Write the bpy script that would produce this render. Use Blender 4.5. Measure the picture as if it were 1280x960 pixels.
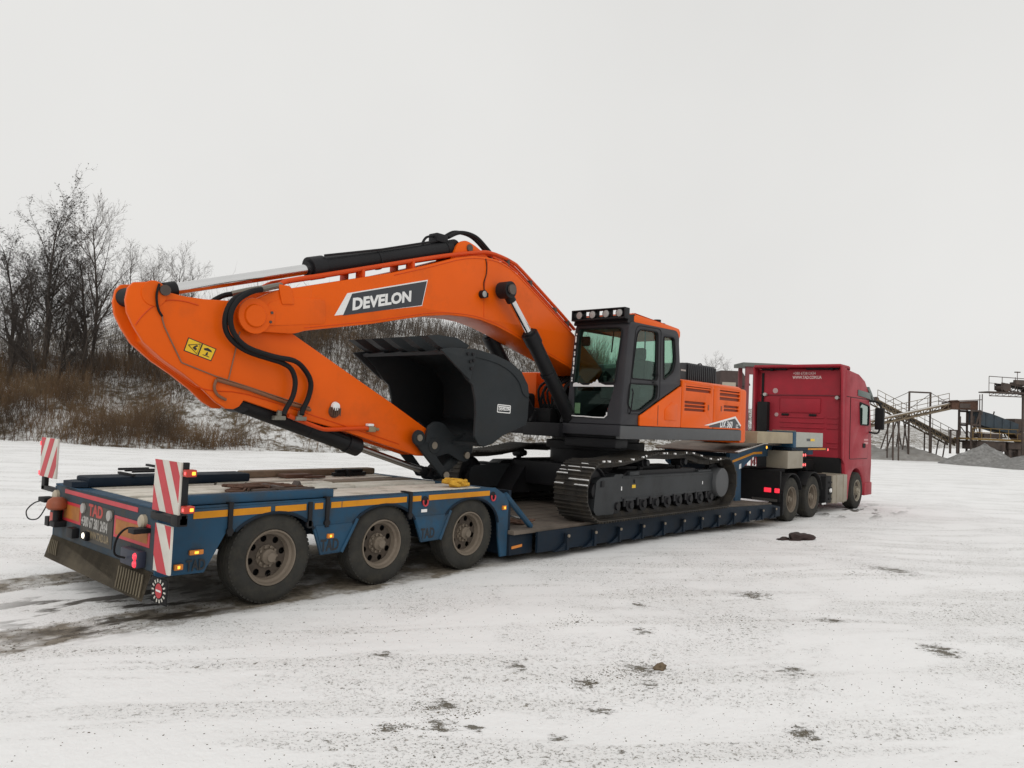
import bpy, bmesh, math, random
import numpy as np
from mathutils import Vector, Matrix
for o in list(bpy.data.objects): bpy.data.objects.remove(o)
S = bpy.context.scene
COL = S.collection
rad = math.radians
random.seed(7)

# ------------------------------------------------------------------ camera
cam = bpy.data.cameras.new('camera'); camo = bpy.data.objects.new('camera', cam); COL.objects.link(camo)
cam.sensor_fit = 'HORIZONTAL'; cam.sensor_width = 36.0; cam.lens = 947.0 / 1280 * 36
cam.clip_start = 0.1; cam.clip_end = 5000
CAM = Vector((-2.945, -7.883, 1.902)); YAW, PIT, ROL = rad(41.39), rad(2.60), rad(2.44)
_fw = Vector((math.cos(YAW) * math.cos(PIT), math.sin(YAW) * math.cos(PIT), math.sin(PIT)))
_rt = Vector((math.sin(YAW), -math.cos(YAW), 0)); _up = _rt.cross(_fw)
_r = _rt * math.cos(ROL) + _up * math.sin(ROL); _u = _up * math.cos(ROL) - _rt * math.sin(ROL)
_m = Matrix((_r, _u, -_fw)).transposed().to_4x4(); _m.translation = CAM
camo.matrix_world = _m; S.camera = camo

# ------------------------------------------------------------------ overcast sky
W = bpy.data.worlds.new('World'); S.world = W; W.use_nodes = True
nt = W.node_tree; nt.nodes.clear()
wo = nt.nodes.new('ShaderNodeOutputWorld'); bg = nt.nodes.new('ShaderNodeBackground')
sky = nt.nodes.new('ShaderNodeTexSky'); sky.sky_type = 'NISHITA'; sky.sun_disc = False
SUN_EL, SUN_AZ = rad(38), rad(215)      # azimuth of the sun seen from the scene, from +X towards +Y
sky.sun_elevation = SUN_EL; sky.sun_rotation = rad(90) - SUN_AZ; sky.air_density = 1.0; sky.dust_density = 6.0
bw = nt.nodes.new('ShaderNodeRGBToBW'); mx = nt.nodes.new('ShaderNodeMix'); mx.data_type = 'RGBA'
mx.inputs[0].default_value = 0.95
mx.inputs[7].default_value = (8.15, 8.10, 7.93, 1)        # the even cloud deck
nt.links.new(sky.outputs[0], bw.inputs[0]); nt.links.new(bw.outputs[0], mx.inputs[6])
tc = nt.nodes.new('ShaderNodeTexCoord'); nz = nt.nodes.new('ShaderNodeTexNoise'); nz.inputs['Scale'].default_value = 1.6
nz.inputs['Detail'].default_value = 5; mr = nt.nodes.new('ShaderNodeMapRange')
mr.inputs[1].default_value = .3; mr.inputs[2].default_value = .7; mr.inputs[3].default_value = .955; mr.inputs[4].default_value = 1.035
vm = nt.nodes.new('ShaderNodeVectorMath'); vm.operation = 'SCALE'
nt.links.new(tc.outputs['Generated'], nz.inputs['Vector']); nt.links.new(nz.outputs['Fac'], mr.inputs[0])
nt.links.new(mx.outputs[2], vm.inputs[0]); nt.links.new(mr.outputs[0], vm.inputs['Scale'])
nt.links.new(vm.outputs[0], bg.inputs[0]); bg.inputs[1].default_value = 0.1
nt.links.new(bg.outputs[0], wo.inputs[0])
sun = bpy.data.lights.new('sun', 'SUN'); suno = bpy.data.objects.new('sun', sun); COL.objects.link(suno)
sun.energy = 0.6; sun.angle = rad(35); sun.color = (1, .97, .92)
sd = Vector((math.cos(SUN_AZ) * math.cos(SUN_EL), math.sin(SUN_AZ) * math.cos(SUN_EL), math.sin(SUN_EL)))
suno.rotation_euler = sd.to_track_quat('Z', 'Y').to_euler(); suno.location = (0, 0, 60)
V = S.view_settings; V.view_transform = 'Standard'; V.look = 'None'; V.exposure = 0.0; V.gamma = 1.0; V.use_curve_mapping = False
S.render.engine = 'CYCLES'
S.cycles.use_denoising = True; S.cycles.max_bounces = 8; S.cycles.transparent_max_bounces = 16
S.cycles.caustics_reflective = False; S.cycles.caustics_refractive = False

# ------------------------------------------------------------------ materials
MATS = {}
def mat(name, col, rough=.5, metal=0., var=.15, vscale=3., dirt=0., dcol=(.16, .13, .10), dscale=2.5, bump=0., bscale=40.,
        spec=.5, coat=0., dlow=.45, zdirt=None):
    """principled paint: slight tone variation, patches of dirt (with their own shapes), fine relief"""
    m = bpy.data.materials.new(name); m.use_nodes = True; t = m.node_tree; n = t.nodes; L = t.links
    b = n['Principled BSDF']; b.inputs['Roughness'].default_value = rough; b.inputs['Metallic'].default_value = metal
    b.inputs['Specular IOR Level'].default_value = spec; b.inputs['Coat Weight'].default_value = coat
    b.inputs['Coat Roughness'].default_value = .15
    g = n.new('ShaderNodeNewGeometry')
    a = n.new('ShaderNodeTexNoise'); a.inputs['Scale'].default_value = vscale; a.inputs['Detail'].default_value = 6
    L.new(g.outputs['Position'], a.inputs['Vector'])
    r = n.new('ShaderNodeMapRange'); r.inputs[1].default_value = .25; r.inputs[2].default_value = .75
    r.inputs[3].default_value = 1 - var; r.inputs[4].default_value = 1 + var
    L.new(a.outputs['Fac'], r.inputs[0])
    s = n.new('ShaderNodeVectorMath'); s.operation = 'SCALE'; s.inputs[0].default_value = col; L.new(r.outputs[0], s.inputs['Scale'])
    out = s.outputs[0]
    if dirt > 0:
        d = n.new('ShaderNodeTexNoise'); d.inputs['Scale'].default_value = dscale; d.inputs['Detail'].default_value = 10
        d.inputs['Roughness'].default_value = .68
        L.new(g.outputs['Position'], d.inputs['Vector'])
        q = n.new('ShaderNodeMapRange'); q.inputs[1].default_value = dlow; q.inputs[2].default_value = dlow + .25; q.inputs[4].default_value = dirt
        L.new(d.outputs['Fac'], q.inputs[0])
        k = n.new('ShaderNodeMix'); k.data_type = 'RGBA'; k.inputs[7].default_value = (*dcol, 1)
        L.new(q.outputs[0], k.inputs[0]); L.new(out, k.inputs[6]); out = k.outputs[2]
        rr = n.new('ShaderNodeMapRange'); rr.inputs[3].default_value = rough; rr.inputs[4].default_value = min(1, rough + .35)
        L.new(q.outputs[0], rr.inputs[0]); L.new(rr.outputs[0], b.inputs['Roughness'])
    L.new(out, b.inputs['Base Color'])
    if bump > 0:
        e = n.new('ShaderNodeTexNoise'); e.inputs['Scale'].default_value = bscale; e.inputs['Detail'].default_value = 5
        L.new(g.outputs['Position'], e.inputs['Vector'])
        u = n.new('ShaderNodeBump'); u.inputs['Strength'].default_value = bump; u.inputs['Distance'].default_value = .01
        L.new(e.outputs['Fac'], u.inputs['Height']); L.new(u.outputs[0], b.inputs['Normal'])
    MATS[name] = m; return m
def emit(name, col, k, base=None):
    m = bpy.data.materials.new(name); m.use_nodes = True; b = m.node_tree.nodes['Principled BSDF']
    b.inputs['Base Color'].default_value = (*(base or col), 1); b.inputs['Emission Color'].default_value = (*col, 1)
    b.inputs['Emission Strength'].default_value = k; b.inputs['Roughness'].default_value = .25; MATS[name] = m; return m
def glass(name, tint, gl=.12):
    m = bpy.data.materials.new(name); m.use_nodes = True; t = m.node_tree; n = t.nodes; n.clear()
    o = n.new('ShaderNodeOutputMaterial'); x = n.new('ShaderNodeMixShader'); tr = n.new('ShaderNodeBsdfTransparent')
    g = n.new('ShaderNodeBsdfGlossy'); g.inputs['Roughness'].default_value = .03; g.inputs['Color'].default_value = (.8, .95, .88, 1)
    tr.inputs[0].default_value = (*tint, 1)
    f = n.new('ShaderNodeLayerWeight'); f.inputs[0].default_value = .5; pwn = n.new('ShaderNodeMath'); pwn.operation = 'POWER'; pwn.inputs[1].default_value = 4
    ad = n.new('ShaderNodeMath'); ad.inputs[1].default_value = gl; t.links.new(f.outputs['Facing'], pwn.inputs[0]); t.links.new(pwn.outputs[0], ad.inputs[0])
    t.links.new(ad.outputs[0], x.inputs[0]); t.links.new(tr.outputs[0], x.inputs[1]); t.links.new(g.outputs[0], x.inputs[2])
    t.links.new(x.outputs[0], o.inputs[0]); MATS[name] = m; return m

orange = mat('orange_paint', (.76, .108, .002), .40, bump=.04, bscale=2.2, var=.07, vscale=1.2, dirt=.40, dcol=(.40, .080, .018), dscale=1.9, dlow=.53, spec=.2)
redpipe = mat('orange_pipe_paint', (.62, .065, .005), .4, var=.06, spec=.25)
cabgrey = mat('cab_grey_paint', (.037, .037, .042), .5, var=.08, dirt=.2, dcol=(.07, .066, .062), dlow=.5, spec=.22)
skirt = mat('skirt_grey_paint', (.085, .088, .092), .5, spec=.25, var=.08, dirt=.2, dcol=(.09, .08, .07))
bucketm = mat('bucket_grey_paint', (.023, .027, .030), .55, var=.14, dirt=.35, dcol=(.040, .038, .035), dscale=4, spec=.2)
blackm = mat('black_steel', (.011, .011, .013), .5, var=.2, dirt=.2, dcol=(.028, .025, .022), spec=.25)
hoodm = mat('black_hood_plastic', (.018, .020, .023), .45, var=.1, spec=.3)
rubber = mat('black_rubber', (.012, .012, .013), .65, var=.15, spec=.2)
chrome = mat('chrome_rod', (.72, .72, .72), .16, 1., var=.03)
darkrod = mat('dull_rod', (.30, .29, .28), .28, 1., var=.05)
fram = mat('track_frame_grey', (.032, .035, .038), .5, var=.15, dirt=.5, dcol=(.024, .022, .02), dlow=.5, spec=.25)
shoem = mat('track_shoe_steel', (.036, .033, .030), .6, .2, spec=.3, var=.25, vscale=8, dirt=.6, dcol=(.085, .070, .050), dscale=5)
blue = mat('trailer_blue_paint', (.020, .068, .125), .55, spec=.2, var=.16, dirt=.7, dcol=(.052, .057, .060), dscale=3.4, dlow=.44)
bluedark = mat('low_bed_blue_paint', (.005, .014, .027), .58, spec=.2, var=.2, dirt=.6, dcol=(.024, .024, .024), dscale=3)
yellow = mat('yellow_reflective_tape', (.62, .25, .010), .5, spec=.25, var=.1, dirt=.55, dcol=(.30, .13, .025), dlow=.5)
orang_r = mat('dirty_orange_panel', (.42, .15, .02), .5, var=.15, dirt=.55, dcol=(.16, .07, .04))
redref = mat('red_reflective_tape', (.55, .03, .045), .4, var=.08, dirt=.3, dcol=(.25, .04, .04))
whiteref = mat('white_board', (.66, .64, .58), .5, var=.06, dirt=.35, dcol=(.38, .35, .30))
tyre = mat('dusty_tyre', (.038, .037, .034), .9, spec=.12, var=.2, vscale=6, dirt=.6, dcol=(.072, .066, .052), dscale=4, bump=.3, bscale=60)
rimm = mat('dirty_rim', (.20, .165, .130), .65, .1, spec=.2, var=.2, dirt=.6, dcol=(.11, .088, .066), dscale=6)
rimd = mat('dark_rim_disc', (.085, .068, .054), .7, 0, spec=.2, var=.25, dirt=.4, dcol=(.04, .033, .028), dscale=7)
apronm = mat('muddy_rubber_apron', (.085, .072, .054), .85, spec=.15, var=.25, dirt=.7, dcol=(.14, .118, .085), dscale=3, bump=.3)
plankm = mat('snowy_deck_board', (.66, .63, .56), .85, spec=.15, var=.12, vscale=2, dirt=.75, dcol=(.26, .215, .155), dscale=3.2, bump=.5, bscale=30, dlow=.5)
plankb = mat('brown_deck_board', (.20, .155, .11), .85, var=.3, vscale=3, dirt=.5, dcol=(.09, .07, .05), dscale=4, bump=.6, bscale=25)
bedm = mat('worn_bed_timber', (.135, .11, .088), .8, var=.35, vscale=2.5, dirt=.6, dcol=(.06, .048, .04), dscale=3, bump=.5, bscale=25)
lumberm = mat('raw_lumber', (.34, .285, .195), .8, var=.18, vscale=3, dirt=.3, dcol=(.22, .17, .11), bump=.3)
rust = mat('rusty_steel', (.105, .055, .036), .85, var=.3, vscale=6, dirt=.4, dcol=(.06, .035, .025), dscale=8)
darkst = mat('dark_plant_steel', (.078, .060, .052), .75, var=.25, dirt=.4, dcol=(.12, .07, .045))
plantblue = mat('plant_blue_steel', (.045, .066, .085), .7, var=.2, dirt=.4, dcol=(.07, .06, .05))
plantyel = mat('plant_yellow_steel', (.26, .165, .05), .7, var=.2, dirt=.4, dcol=(.16, .10, .05))
belt = mat('conveyor_steel', (.20, .155, .105), .8, var=.25, vscale=2, dirt=.5, dcol=(.10, .075, .05))
truckred = mat('truck_red_paint', (.34, .022, .036), .45, spec=.25, var=.08, dirt=.5, dcol=(.21, .032, .040), dscale=1.4, dlow=.44)
truckdk = mat('truck_black_plastic', (.012, .012, .013), .65, spec=.2, var=.15, dirt=.35, dcol=(.03, .027, .023))
tankm = mat('dusty_aluminium_tank', (.32, .285, .225), .5, .3, var=.1, dirt=.5, dcol=(.27, .235, .17))
boxgrey = mat('grey_tool_box', (.36, .365, .33), .5, var=.06, dirt=.3, dcol=(.32, .30, .25))
snowm = mat('lying_snow', (.80, .80, .80), .8, var=.05, vscale=9, bump=.4, bscale=60)
white = mat('white_print', (.78, .78, .77), .5, var=.03)
greyp = mat('grey_print', (.40, .39, .37), .6, var=.2, vscale=9)
navy = mat('dark_decal', (.030, .034, .042), .4, var=.05)
textblk = mat('black_stencil', (.012, .014, .018), .6, var=.1)
yelldec = mat('yellow_decal', (.80, .50, .01), .4, var=.04)
interior = mat('cab_interior', (.030, .032, .034), .7, var=.15)
bark = mat('bare_bark', (.052, .042, .036), .9, var=.3, vscale=5)
barkl = mat('pale_twig_bark', (.082, .060, .047), .9, var=.3, vscale=1.5)
gravel = mat('grey_gravel', (.21, .207, .20), .95, var=.35, vscale=5, dirt=.8, dcol=(.52, .52, .52), dscale=1.1, dlow=.52, bump=1., bscale=7)
mound = mat('dark_far_mound', (.13, .12, .125), .95, var=.2, vscale=.6)
earth = mat('dark_earth', (.06, .048, .034), .95, var=.35, vscale=20, bump=.8, bscale=50)
cloth = mat('dark_rag', (.040, .022, .020), .9, var=.4, vscale=12, bump=.8, bscale=30)
roofm = mat('brown_roof_sheet', (.070, .050, .046), .8, var=.15)
wallm = mat('beige_plaster', (.42, .38, .31), .8, var=.1)
canred = mat('dark_red_steel', (.20, .045, .05), .7, var=.15, dirt=.3, dcol=(.08, .04, .04))
amber = emit('amber_lamp_lit', (1., .45, .04), 1.7); redlit = emit('red_lamp_lit', (1., .04, .07), .75); redlit2 = emit('red_marker_lit', (1., .10, .10), 1.3)
whitelit = emit('plate_lamp_lit', (1., .93, .75), 3.)
amberoff = mat('amber_reflector', (.62, .20, .02), .3, var=.1); redlens = mat('red_lens', (.45, .035, .02), .35, var=.15, dirt=.3, dcol=(.2, .07, .04))
lampglass = mat('lamp_glass', (.34, .34, .33), .2, 0., var=.1)
glgreen = glass('tinted_cab_glass', (.74, .86, .795), .012); gldark = glass('dark_door_glass', (.72, .83, .79), .015); gltruck = glass('truck_door_glass', (.40, .62, .52), .25)

# ------------------------------------------------------------------ mesh helpers
def tidy(me, ang=35):
    me.polygons.foreach_set('use_smooth', [True] * len(me.polygons)); me.set_sharp_from_angle(angle=rad(ang)); me.update(); return me
def link(name, me, m=None, parent=None, loc=None):
    o = bpy.data.objects.new(name, me); COL.objects.link(o)
    if m is not None:
        if not me.materials: me.materials.append(m)
        else: me.materials[0] = m
    if parent: o.parent = parent
    if loc: o.location = loc
    return o
def thing(name, label, cat, loc=(0, 0, 0), group=None):
    o = bpy.data.objects.new(name, None); COL.objects.link(o); o.location = loc; o.empty_display_size = .2
    return tag(o, label, cat, group)
def tag(o, label, cat, group=None):
    o['label'] = label; o['category'] = cat
    if group: o['group'] = group
    return o
def kind(o, k): o['kind'] = k; return o
class B:
    def __init__(s): s.bm = bmesh.new()
    def bx(s, x0, x1, y0, y1, z0, z1, bev=0., M=None):
        r = bmesh.ops.create_cube(s.bm, size=1); v = r['verts']
        bmesh.ops.scale(s.bm, vec=(abs(x1 - x0), abs(y1 - y0), abs(z1 - z0)), verts=v)
        bmesh.ops.translate(s.bm, vec=((x0 + x1) / 2, (y0 + y1) / 2, (z0 + z1) / 2), verts=v)
        if bev:
            ed = list({e for q in v for e in q.link_edges}); rr = bmesh.ops.bevel(s.bm, geom=ed, offset=bev, segments=2, profile=.6, affect='EDGES')
            v = [q for q in rr['verts']]
        if M is not None: bmesh.ops.transform(s.bm, matrix=M, verts=list({*v}))
        return s
    def cyl(s, p0, p1, r, n=16, r2=None, cap=True):
        p0, p1 = Vector(p0), Vector(p1); d = p1 - p0; L = d.length
        q = bmesh.ops.create_cone(s.bm, cap_ends=cap, segments=n, radius1=r, radius2=r if r2 is None else r2, depth=L)
        Mx = Matrix.Translation((p0 + p1) / 2) @ d.to_track_quat('Z', 'Y').to_matrix().to_4x4()
        bmesh.ops.transform(s.bm, matrix=Mx, verts=q['verts']); return s
    def tube(s, pts, r, n=8, sub=6, closed=False):
        P = [Vector(p) for p in pts]
        if sub > 1 and len(P) > 2:
            Q = []
            for i in range(len(P) - 1):
                a, b, c, d = P[max(i - 1, 0)], P[i], P[i + 1], P[min(i + 2, len(P) - 1)]
                for k in range(sub):
                    t = k / sub
                    Q.append(.5 * ((2 * b) + (c - a) * t + (2 * a - 5 * b + 4 * c - d) * t * t + (3 * b - a - 3 * c + d) * t ** 3))
            Q.append(P[-1]); P = Q
        rings = []; up = Vector((0, 0, 1))
        for i, p in enumerate(P):
            d = (P[min(i + 1, len(P) - 1)] - P[max(i - 1, 0)]).normalized()
            if abs(d.dot(up)) > .97: up = Vector((0, 1, 0))
            a = d.cross(up).normalized(); b = a.cross(d).normalized(); up = b
            rr = r[i * (len(r) - 1) // max(1, len(P) - 1)] if isinstance(r, (list, tuple)) else r
            rings.append([s.bm.verts.new(p + (a * math.cos(2 * math.pi * k / n) + b * math.sin(2 * math.pi * k / n)) * rr) for k in range(n)])
        for i in range(len(rings) - 1):
            for k in range(n): s.bm.faces.new((rings[i][k], rings[i][(k + 1) % n], rings[i + 1][(k + 1) % n], rings[i + 1][k]))
        s.bm.faces.new(rings[0][::-1]); s.bm.faces.new(rings[-1]); return s
    def lathe(s, c, prof, n=32, axis='Y'):
        """prof: (radius, offset along axis); open profile revolved about the axis through c"""
        R = []
        for (r, a) in prof:
            ring = []
            for k in range(n):
                t = 2 * math.pi * k / n; u, w = r * math.cos(t), r * math.sin(t)
                p = (c[0] + u, c[1] + a, c[2] + w) if axis == 'Y' else ((c[0] + a, c[1] + u, c[2] + w) if axis == 'X' else (c[0] + u, c[1] + w, c[2] + a))
                ring.append(s.bm.verts.new(p))
            R.append(ring)
        for i in range(len(R) - 1):
            for k in range(n): s.bm.faces.new((R[i][k], R[i][(k + 1) % n], R[i + 1][(k + 1) % n], R[i + 1][k]))
        if prof[0][0] > 1e-4 and prof[-1][0] > 1e-4 and prof[0] != prof[-1]: pass
        return s
    def prism(s, pts, a0, a1, ax='Y'):
        """polygon extruded between a0 and a1 along ax; pts are (x,z) for Y, (y,z) for X, (x,y) for Z"""
        f = {'Y': lambda p, a: (p[0], a, p[1]), 'X': lambda p, a: (a, p[0], p[1]), 'Z': lambda p, a: (p[0], p[1], a)}[ax]
        A = [s.bm.verts.new(f(p, a0)) for p in pts]; Bv = [s.bm.verts.new(f(p, a1)) for p in pts]
        s.bm.faces.new(A); s.bm.faces.new(Bv[::-1]); n = len(pts)
        for i in range(n): s.bm.faces.new((A[i], Bv[i], Bv[(i + 1) % n], A[(i + 1) % n]))
        return s
    def quad(s, *P): s.bm.faces.new([s.bm.verts.new(p) for p in P]); return s
    def mesh(s, ang=35):
        bmesh.ops.recalc_face_normals(s.bm, faces=s.bm.faces[:])
        me = bpy.data.meshes.new('m'); s.bm.to_mesh(me); s.bm.free(); return tidy(me, ang)
    def done(s, name, m, parent=None, ang=35): 
        me = s.mesh(ang); me.name = name; return link(name, me, m, parent)
def rpoly(pts, r, n=5):
    """round the corners of a polygon; r may be a list"""
    out = []; N = len(pts)
    for i, p in enumerate(pts):
        p = Vector(p).to_2d() if len(p) == 2 else Vector(p); a = Vector(pts[i - 1]); b = Vector(pts[(i + 1) % N])
        rr = r[i] if isinstance(r, (list, tuple)) else r
        da, db = a - p, b - p; rr = min(rr, da.length * .48, db.length * .48)
        if rr < 1e-4: out.append(tuple(p)); continue
        A, Bq = p + da.normalized() * rr, p + db.normalized() * rr
        for k in range(n + 1):
            t = k / n; out.append(tuple((1 - t) ** 2 * A + 2 * t * (1 - t) * p + t * t * Bq))
    return out
def circ(cx, cy, r, n=20, ry=None): return [(cx + r * math.cos(2 * math.pi * k / n), cy + (ry or r) * math.sin(2 * math.pi * k / n)) for k in range(n)]
def curve_mesh(splines, t, bev=0., res=1):
    cu = bpy.data.curves.new('c', 'CURVE'); cu.dimensions = '2D'; cu.fill_mode = 'BOTH'; cu.extrude = max(1e-4, t / 2 - bev); cu.bevel_depth = bev
    cu.bevel_resolution = 1; cu.offset = -bev
    for sp in splines:
        q = cu.splines.new('POLY'); q.points.add(len(sp) - 1); q.use_cyclic_u = True
        for i, p in enumerate(sp): q.points[i].co = (p[0], p[1], 0, 1)
    o = bpy.data.objects.new('c', cu)
    me = bpy.data.meshes.new_from_object(o)
    bpy.data.objects.remove(o); bpy.data.curves.remove(cu); return me
PL = {'Y': lambda p, c: (p[0], c - p[2], p[1]), 'X': lambda p, c: (c - p[2], -p[0], p[1]), 'Z': lambda p, c: (p[0], p[1], c + p[2])}
def plate(name, m, parent, out, c, t, ax='Y', holes=(), bev=0., fn=None, ang=30):
    """flat plate with holes. ax Y: out=(x,z) facing -Y at y=c; ax X: out=(-y,z) facing -X; ax Z: (x,y)"""
    me = curve_mesh([out, *holes], t, bev)
    for v in me.vertices:
        q = PL[ax](v.co, c); v.co = fn(q) if fn else q
    bm = bmesh.new(); bm.from_mesh(me); bmesh.ops.remove_doubles(bm, verts=bm.verts, dist=1e-5); bmesh.ops.recalc_face_normals(bm, faces=bm.faces[:]); bm.to_mesh(me); bm.free()
    me.name = name; return link(name, tidy(me, ang), m, parent)
def text(name, body, m, parent, size, org, ax='Y', c=0., ang=0., bold=.0, shear=0., sx=1., t=.003, fn=None, align='LEFT'):
    cu = bpy.data.curves.new('t', 'FONT'); cu.body = body; cu.size = size; cu.extrude = t; cu.offset = bold; cu.shear = shear; cu.align_x = align
    cu.resolution_u = 3
    o = bpy.data.objects.new('t', cu)
    me = bpy.data.meshes.new_from_object(o); bpy.data.objects.remove(o); bpy.data.curves.remove(cu)
    ca, sa = math.cos(ang), math.sin(ang)
    for v in me.vertices:
        x, y, z = v.co.x * sx, v.co.y, v.co.z
        q = PL[ax]((org[0] + x * ca - y * sa, org[1] + x * sa + y * ca, z), c); v.co = fn(q) if fn else q
    me.name = name; return link(name, me, m, parent)
def clone(o, parent=None, loc=None, rotz=None):
    c = o.copy(); COL.objects.link(c)
    if parent is not None: c.parent = parent
    if loc is not None: c.location = loc
    if rotz is not None: c.rotation_euler = (0, 0, rotz)
    for ch in list(o.children): clone(ch, c)
    return c
def part(o, parent): o.parent = parent; return o
def sm(a, b, x):
    t = min(1, max(0, (x - a) / (b - a))); return t * t * (3 - 2 * t)
# ------------------------------------------------------------------ terrain
def gz(x, y):
    """height of the snowy yard"""
    z = -.165 * sm(8, 14, x) - .10 * sm(24, 60, x)
    near = sm(-1.6, -3.4, y) if y < 0 else sm(1.8, 4.5, y)
    if x < -.6: near = max(near, .25 * sm(-.6, -2, x))
    if x > 21: near = max(near, sm(21, 24, x))
    z += near * (.018 * math.sin(x * 1.3 + y * .7) + .014 * math.sin(x * .55 - y * 1.9 + 1) + .008 * math.sin(3.1 * x + 2.3 * y))
    for (yy, w) in ((-1.02, .19), (1.02, .19)):      # wheel ruts left behind the trailer
        if x < 4.3: z -= .022 * math.exp(-((y - yy) / w) ** 2) * sm(1.0, -.2, x)
    return z
def grid(xs, ys, f):
    nx, ny = len(xs), len(ys)
    v = [(x, y, f(x, y)) for x in xs for y in ys]
    fc = [(i * ny + j, (i + 1) * ny + j, (i + 1) * ny + j + 1, i * ny + j + 1) for i in range(nx - 1) for j in range(ny - 1)]
    me = bpy.data.meshes.new('g'); me.from_pydata(v, [], fc); return tidy(me, 80)
xs = [-1500, -500, -150, -60, -25, -12, -7] + list(np.arange(-5, 24.1, .16)) + [26, 30, 36, 44, 55, 70, 90, 120, 180, 300, 600, 1500]
ys = [-1500, -500, -150, -60, -25, -14, -10] + list(np.arange(-8.2, 4.1, .13)) + [5, 7, 9, 12, 16, 20, 24, 30, 40, 60, 100, 180, 300, 600, 1500]
def snow_ground():
    m = bpy.data.materials.new('snowy_yard'); m.use_nodes = True; t = m.node_tree; n = t.nodes; L = t.links; b = n['Principled BSDF']
    b.inputs['Roughness'].default_value = .75; b.inputs['Specular IOR Level'].default_value = .25
    g = n.new('ShaderNodeNewGeometry'); sx = n.new('ShaderNodeSeparateXYZ'); L.new(g.outputs['Position'], sx.inputs[0])
    def noise(scale, det=6, rough=.6, vec=None, dist=0.):
        q = n.new('ShaderNodeTexNoise'); q.inputs['Scale'].default_value = scale; q.inputs['Detail'].default_value = det; q.inputs['Roughness'].default_value = rough
        q.inputs['Distortion'].default_value = dist
        L.new(vec or g.outputs['Position'], q.inputs['Vector']); return q.outputs['Fac']
    def rng(v, a, c, lo=0., hi=1.):
        q = n.new('ShaderNodeMapRange'); q.inputs[1].default_value = a; q.inputs[2].default_value = c; q.inputs[3].default_value = lo; q.inputs[4].default_value = hi
        L.new(v, q.inputs[0]); return q.outputs[0]
    def op(o, a, c=None):
        q = n.new('ShaderNodeMath'); q.operation = o
        for i, w in enumerate((a, c)):
            if w is None: continue
            if isinstance(w, (int, float)): q.inputs[i].default_value = w
            else: L.new(w, q.inputs[i])
        return q.outputs[0]
    def mapping(rz, sc):
        q = n.new('ShaderNodeMapping'); q.inputs['Rotation'].default_value = (0, 0, -rz); L.new(g.outputs['Position'], q.inputs[0])
        k = n.new('ShaderNodeMapping'); k.inputs['Scale'].default_value = sc; L.new(q.outputs[0], k.inputs[0]); return k.outputs[0]
    # sparse specks of gravel and dead grass poking through thin snow, gathered in patches and along old wheel tracks
    tracks = mapping(rad(-36), (.20, 1.5, 1))
    patch = rng(noise(.55, 4, .6), .42, .68); lines = rng(noise(1.3, 5, .6, tracks, .6), .46, .66)
    where = op('MAXIMUM', op('MULTIPLY', patch, .8), lines)
    speck = rng(noise(19, 8, .74, None, .4), .585, .612)
    speck2 = rng(noise(52, 6, .7), .575, .605)
    sp = op('MULTIPLY', op('MAXIMUM', speck, op('MULTIPLY', speck2, .8)), rng(where, .20, .62, .03, 1.))
    bare = op('MULTIPLY', rng(noise(2.1, 9, .74, None, .3), .66, .72), rng(noise(.4, 3), .40, .6))
    # bare olive-brown earth patches of ragged outline
    spot = None
    for (px, py, pr_) in ((.40, -4.45, .17), (.66, -4.20, .15), (.14, -4.31, .13), (.56, -4.62, .10), (2.30, -4.74, .20), (1.72, -4.62, .12), (2.05, -4.95, .12), (5.6, -4.2, .30), (2.0, -6.1, .16), (8.6, -4.9, .45), (1.0, -3.2, .13), (3.2, -4.2, .16), (1.4, -5.0, .14), (3.1, -5.6, .18), (.85, -5.05, .11), (4.7, -6.3, .26), (1.6, -4.05, .13), (5.0, -5.3, .2), (4.1, -3.6, .15)):
        q = n.new('ShaderNodeVectorMath'); q.operation = 'DISTANCE'; q.inputs[1].default_value = (px, py, 0); L.new(g.outputs['Position'], q.inputs[0])
        d_ = rng(q.outputs['Value'], 0., pr_ * 1.7, 1., 0.); spot = d_ if spot is None else op('MAXIMUM', spot, d_)
    spot = rng(op('ADD', spot, op('MULTIPLY', op('SUBTRACT', noise(15, 10, .82, mapping(rad(-40), (.7, 1.3, 1))), .5), 3.6)), .74, .90)
    tread = n.new('ShaderNodeTexWave'); tread.inputs['Scale'].default_value = 4.2; tread.inputs['Distortion'].default_value = 1.5; tread.inputs['Detail'].default_value = 3
    L.new(mapping(rad(-20), (1, 1, 1)), tread.inputs['Vector'])
    # wheel ruts and the scraped, wet gravel under and behind the trailer, darkened beneath it
    ay = op('ABSOLUTE', op('SUBTRACT', op('ABSOLUTE', op('ADD', sx.outputs['Y'], op('MULTIPLY', op('SUBTRACT', noise(.5, 3), .5), .35))), 1.02))
    wob = op('MULTIPLY', op('SUBTRACT', noise(1.9, 7, .7), .5), .55)
    rut = rng(op('ADD', ay, wob), .34, .27)
    rut = op('MULTIPLY', rut, op('MULTIPLY', rng(sx.outputs['X'], 4.6, 3.9), rng(sx.outputs['X'], -14, -5)))
    fleck = rng(noise(11, 8, .75), .38, .60)
    rut = op('MULTIPLY', rut, op('MAXIMUM', op('MULTIPLY', fleck, .8), rng(noise(1.1, 4), .42, .52)))
    # second pair of old tracks swinging off to the far side
    wet = op('MULTIPLY', rng(noise(1.4, 5, .6, mapping(0, (1, 2.6, 1))), .50, .56), op('MULTIPLY', rng(sx.outputs['X'], -1.2, -.4), op('MULTIPLY', rng(sx.outputs['X'], 1.3, .6), op('MULTIPLY', rng(sx.outputs['Y'], -1.5, -1.1), rng(sx.outputs['Y'], .6, .0)))))
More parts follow.
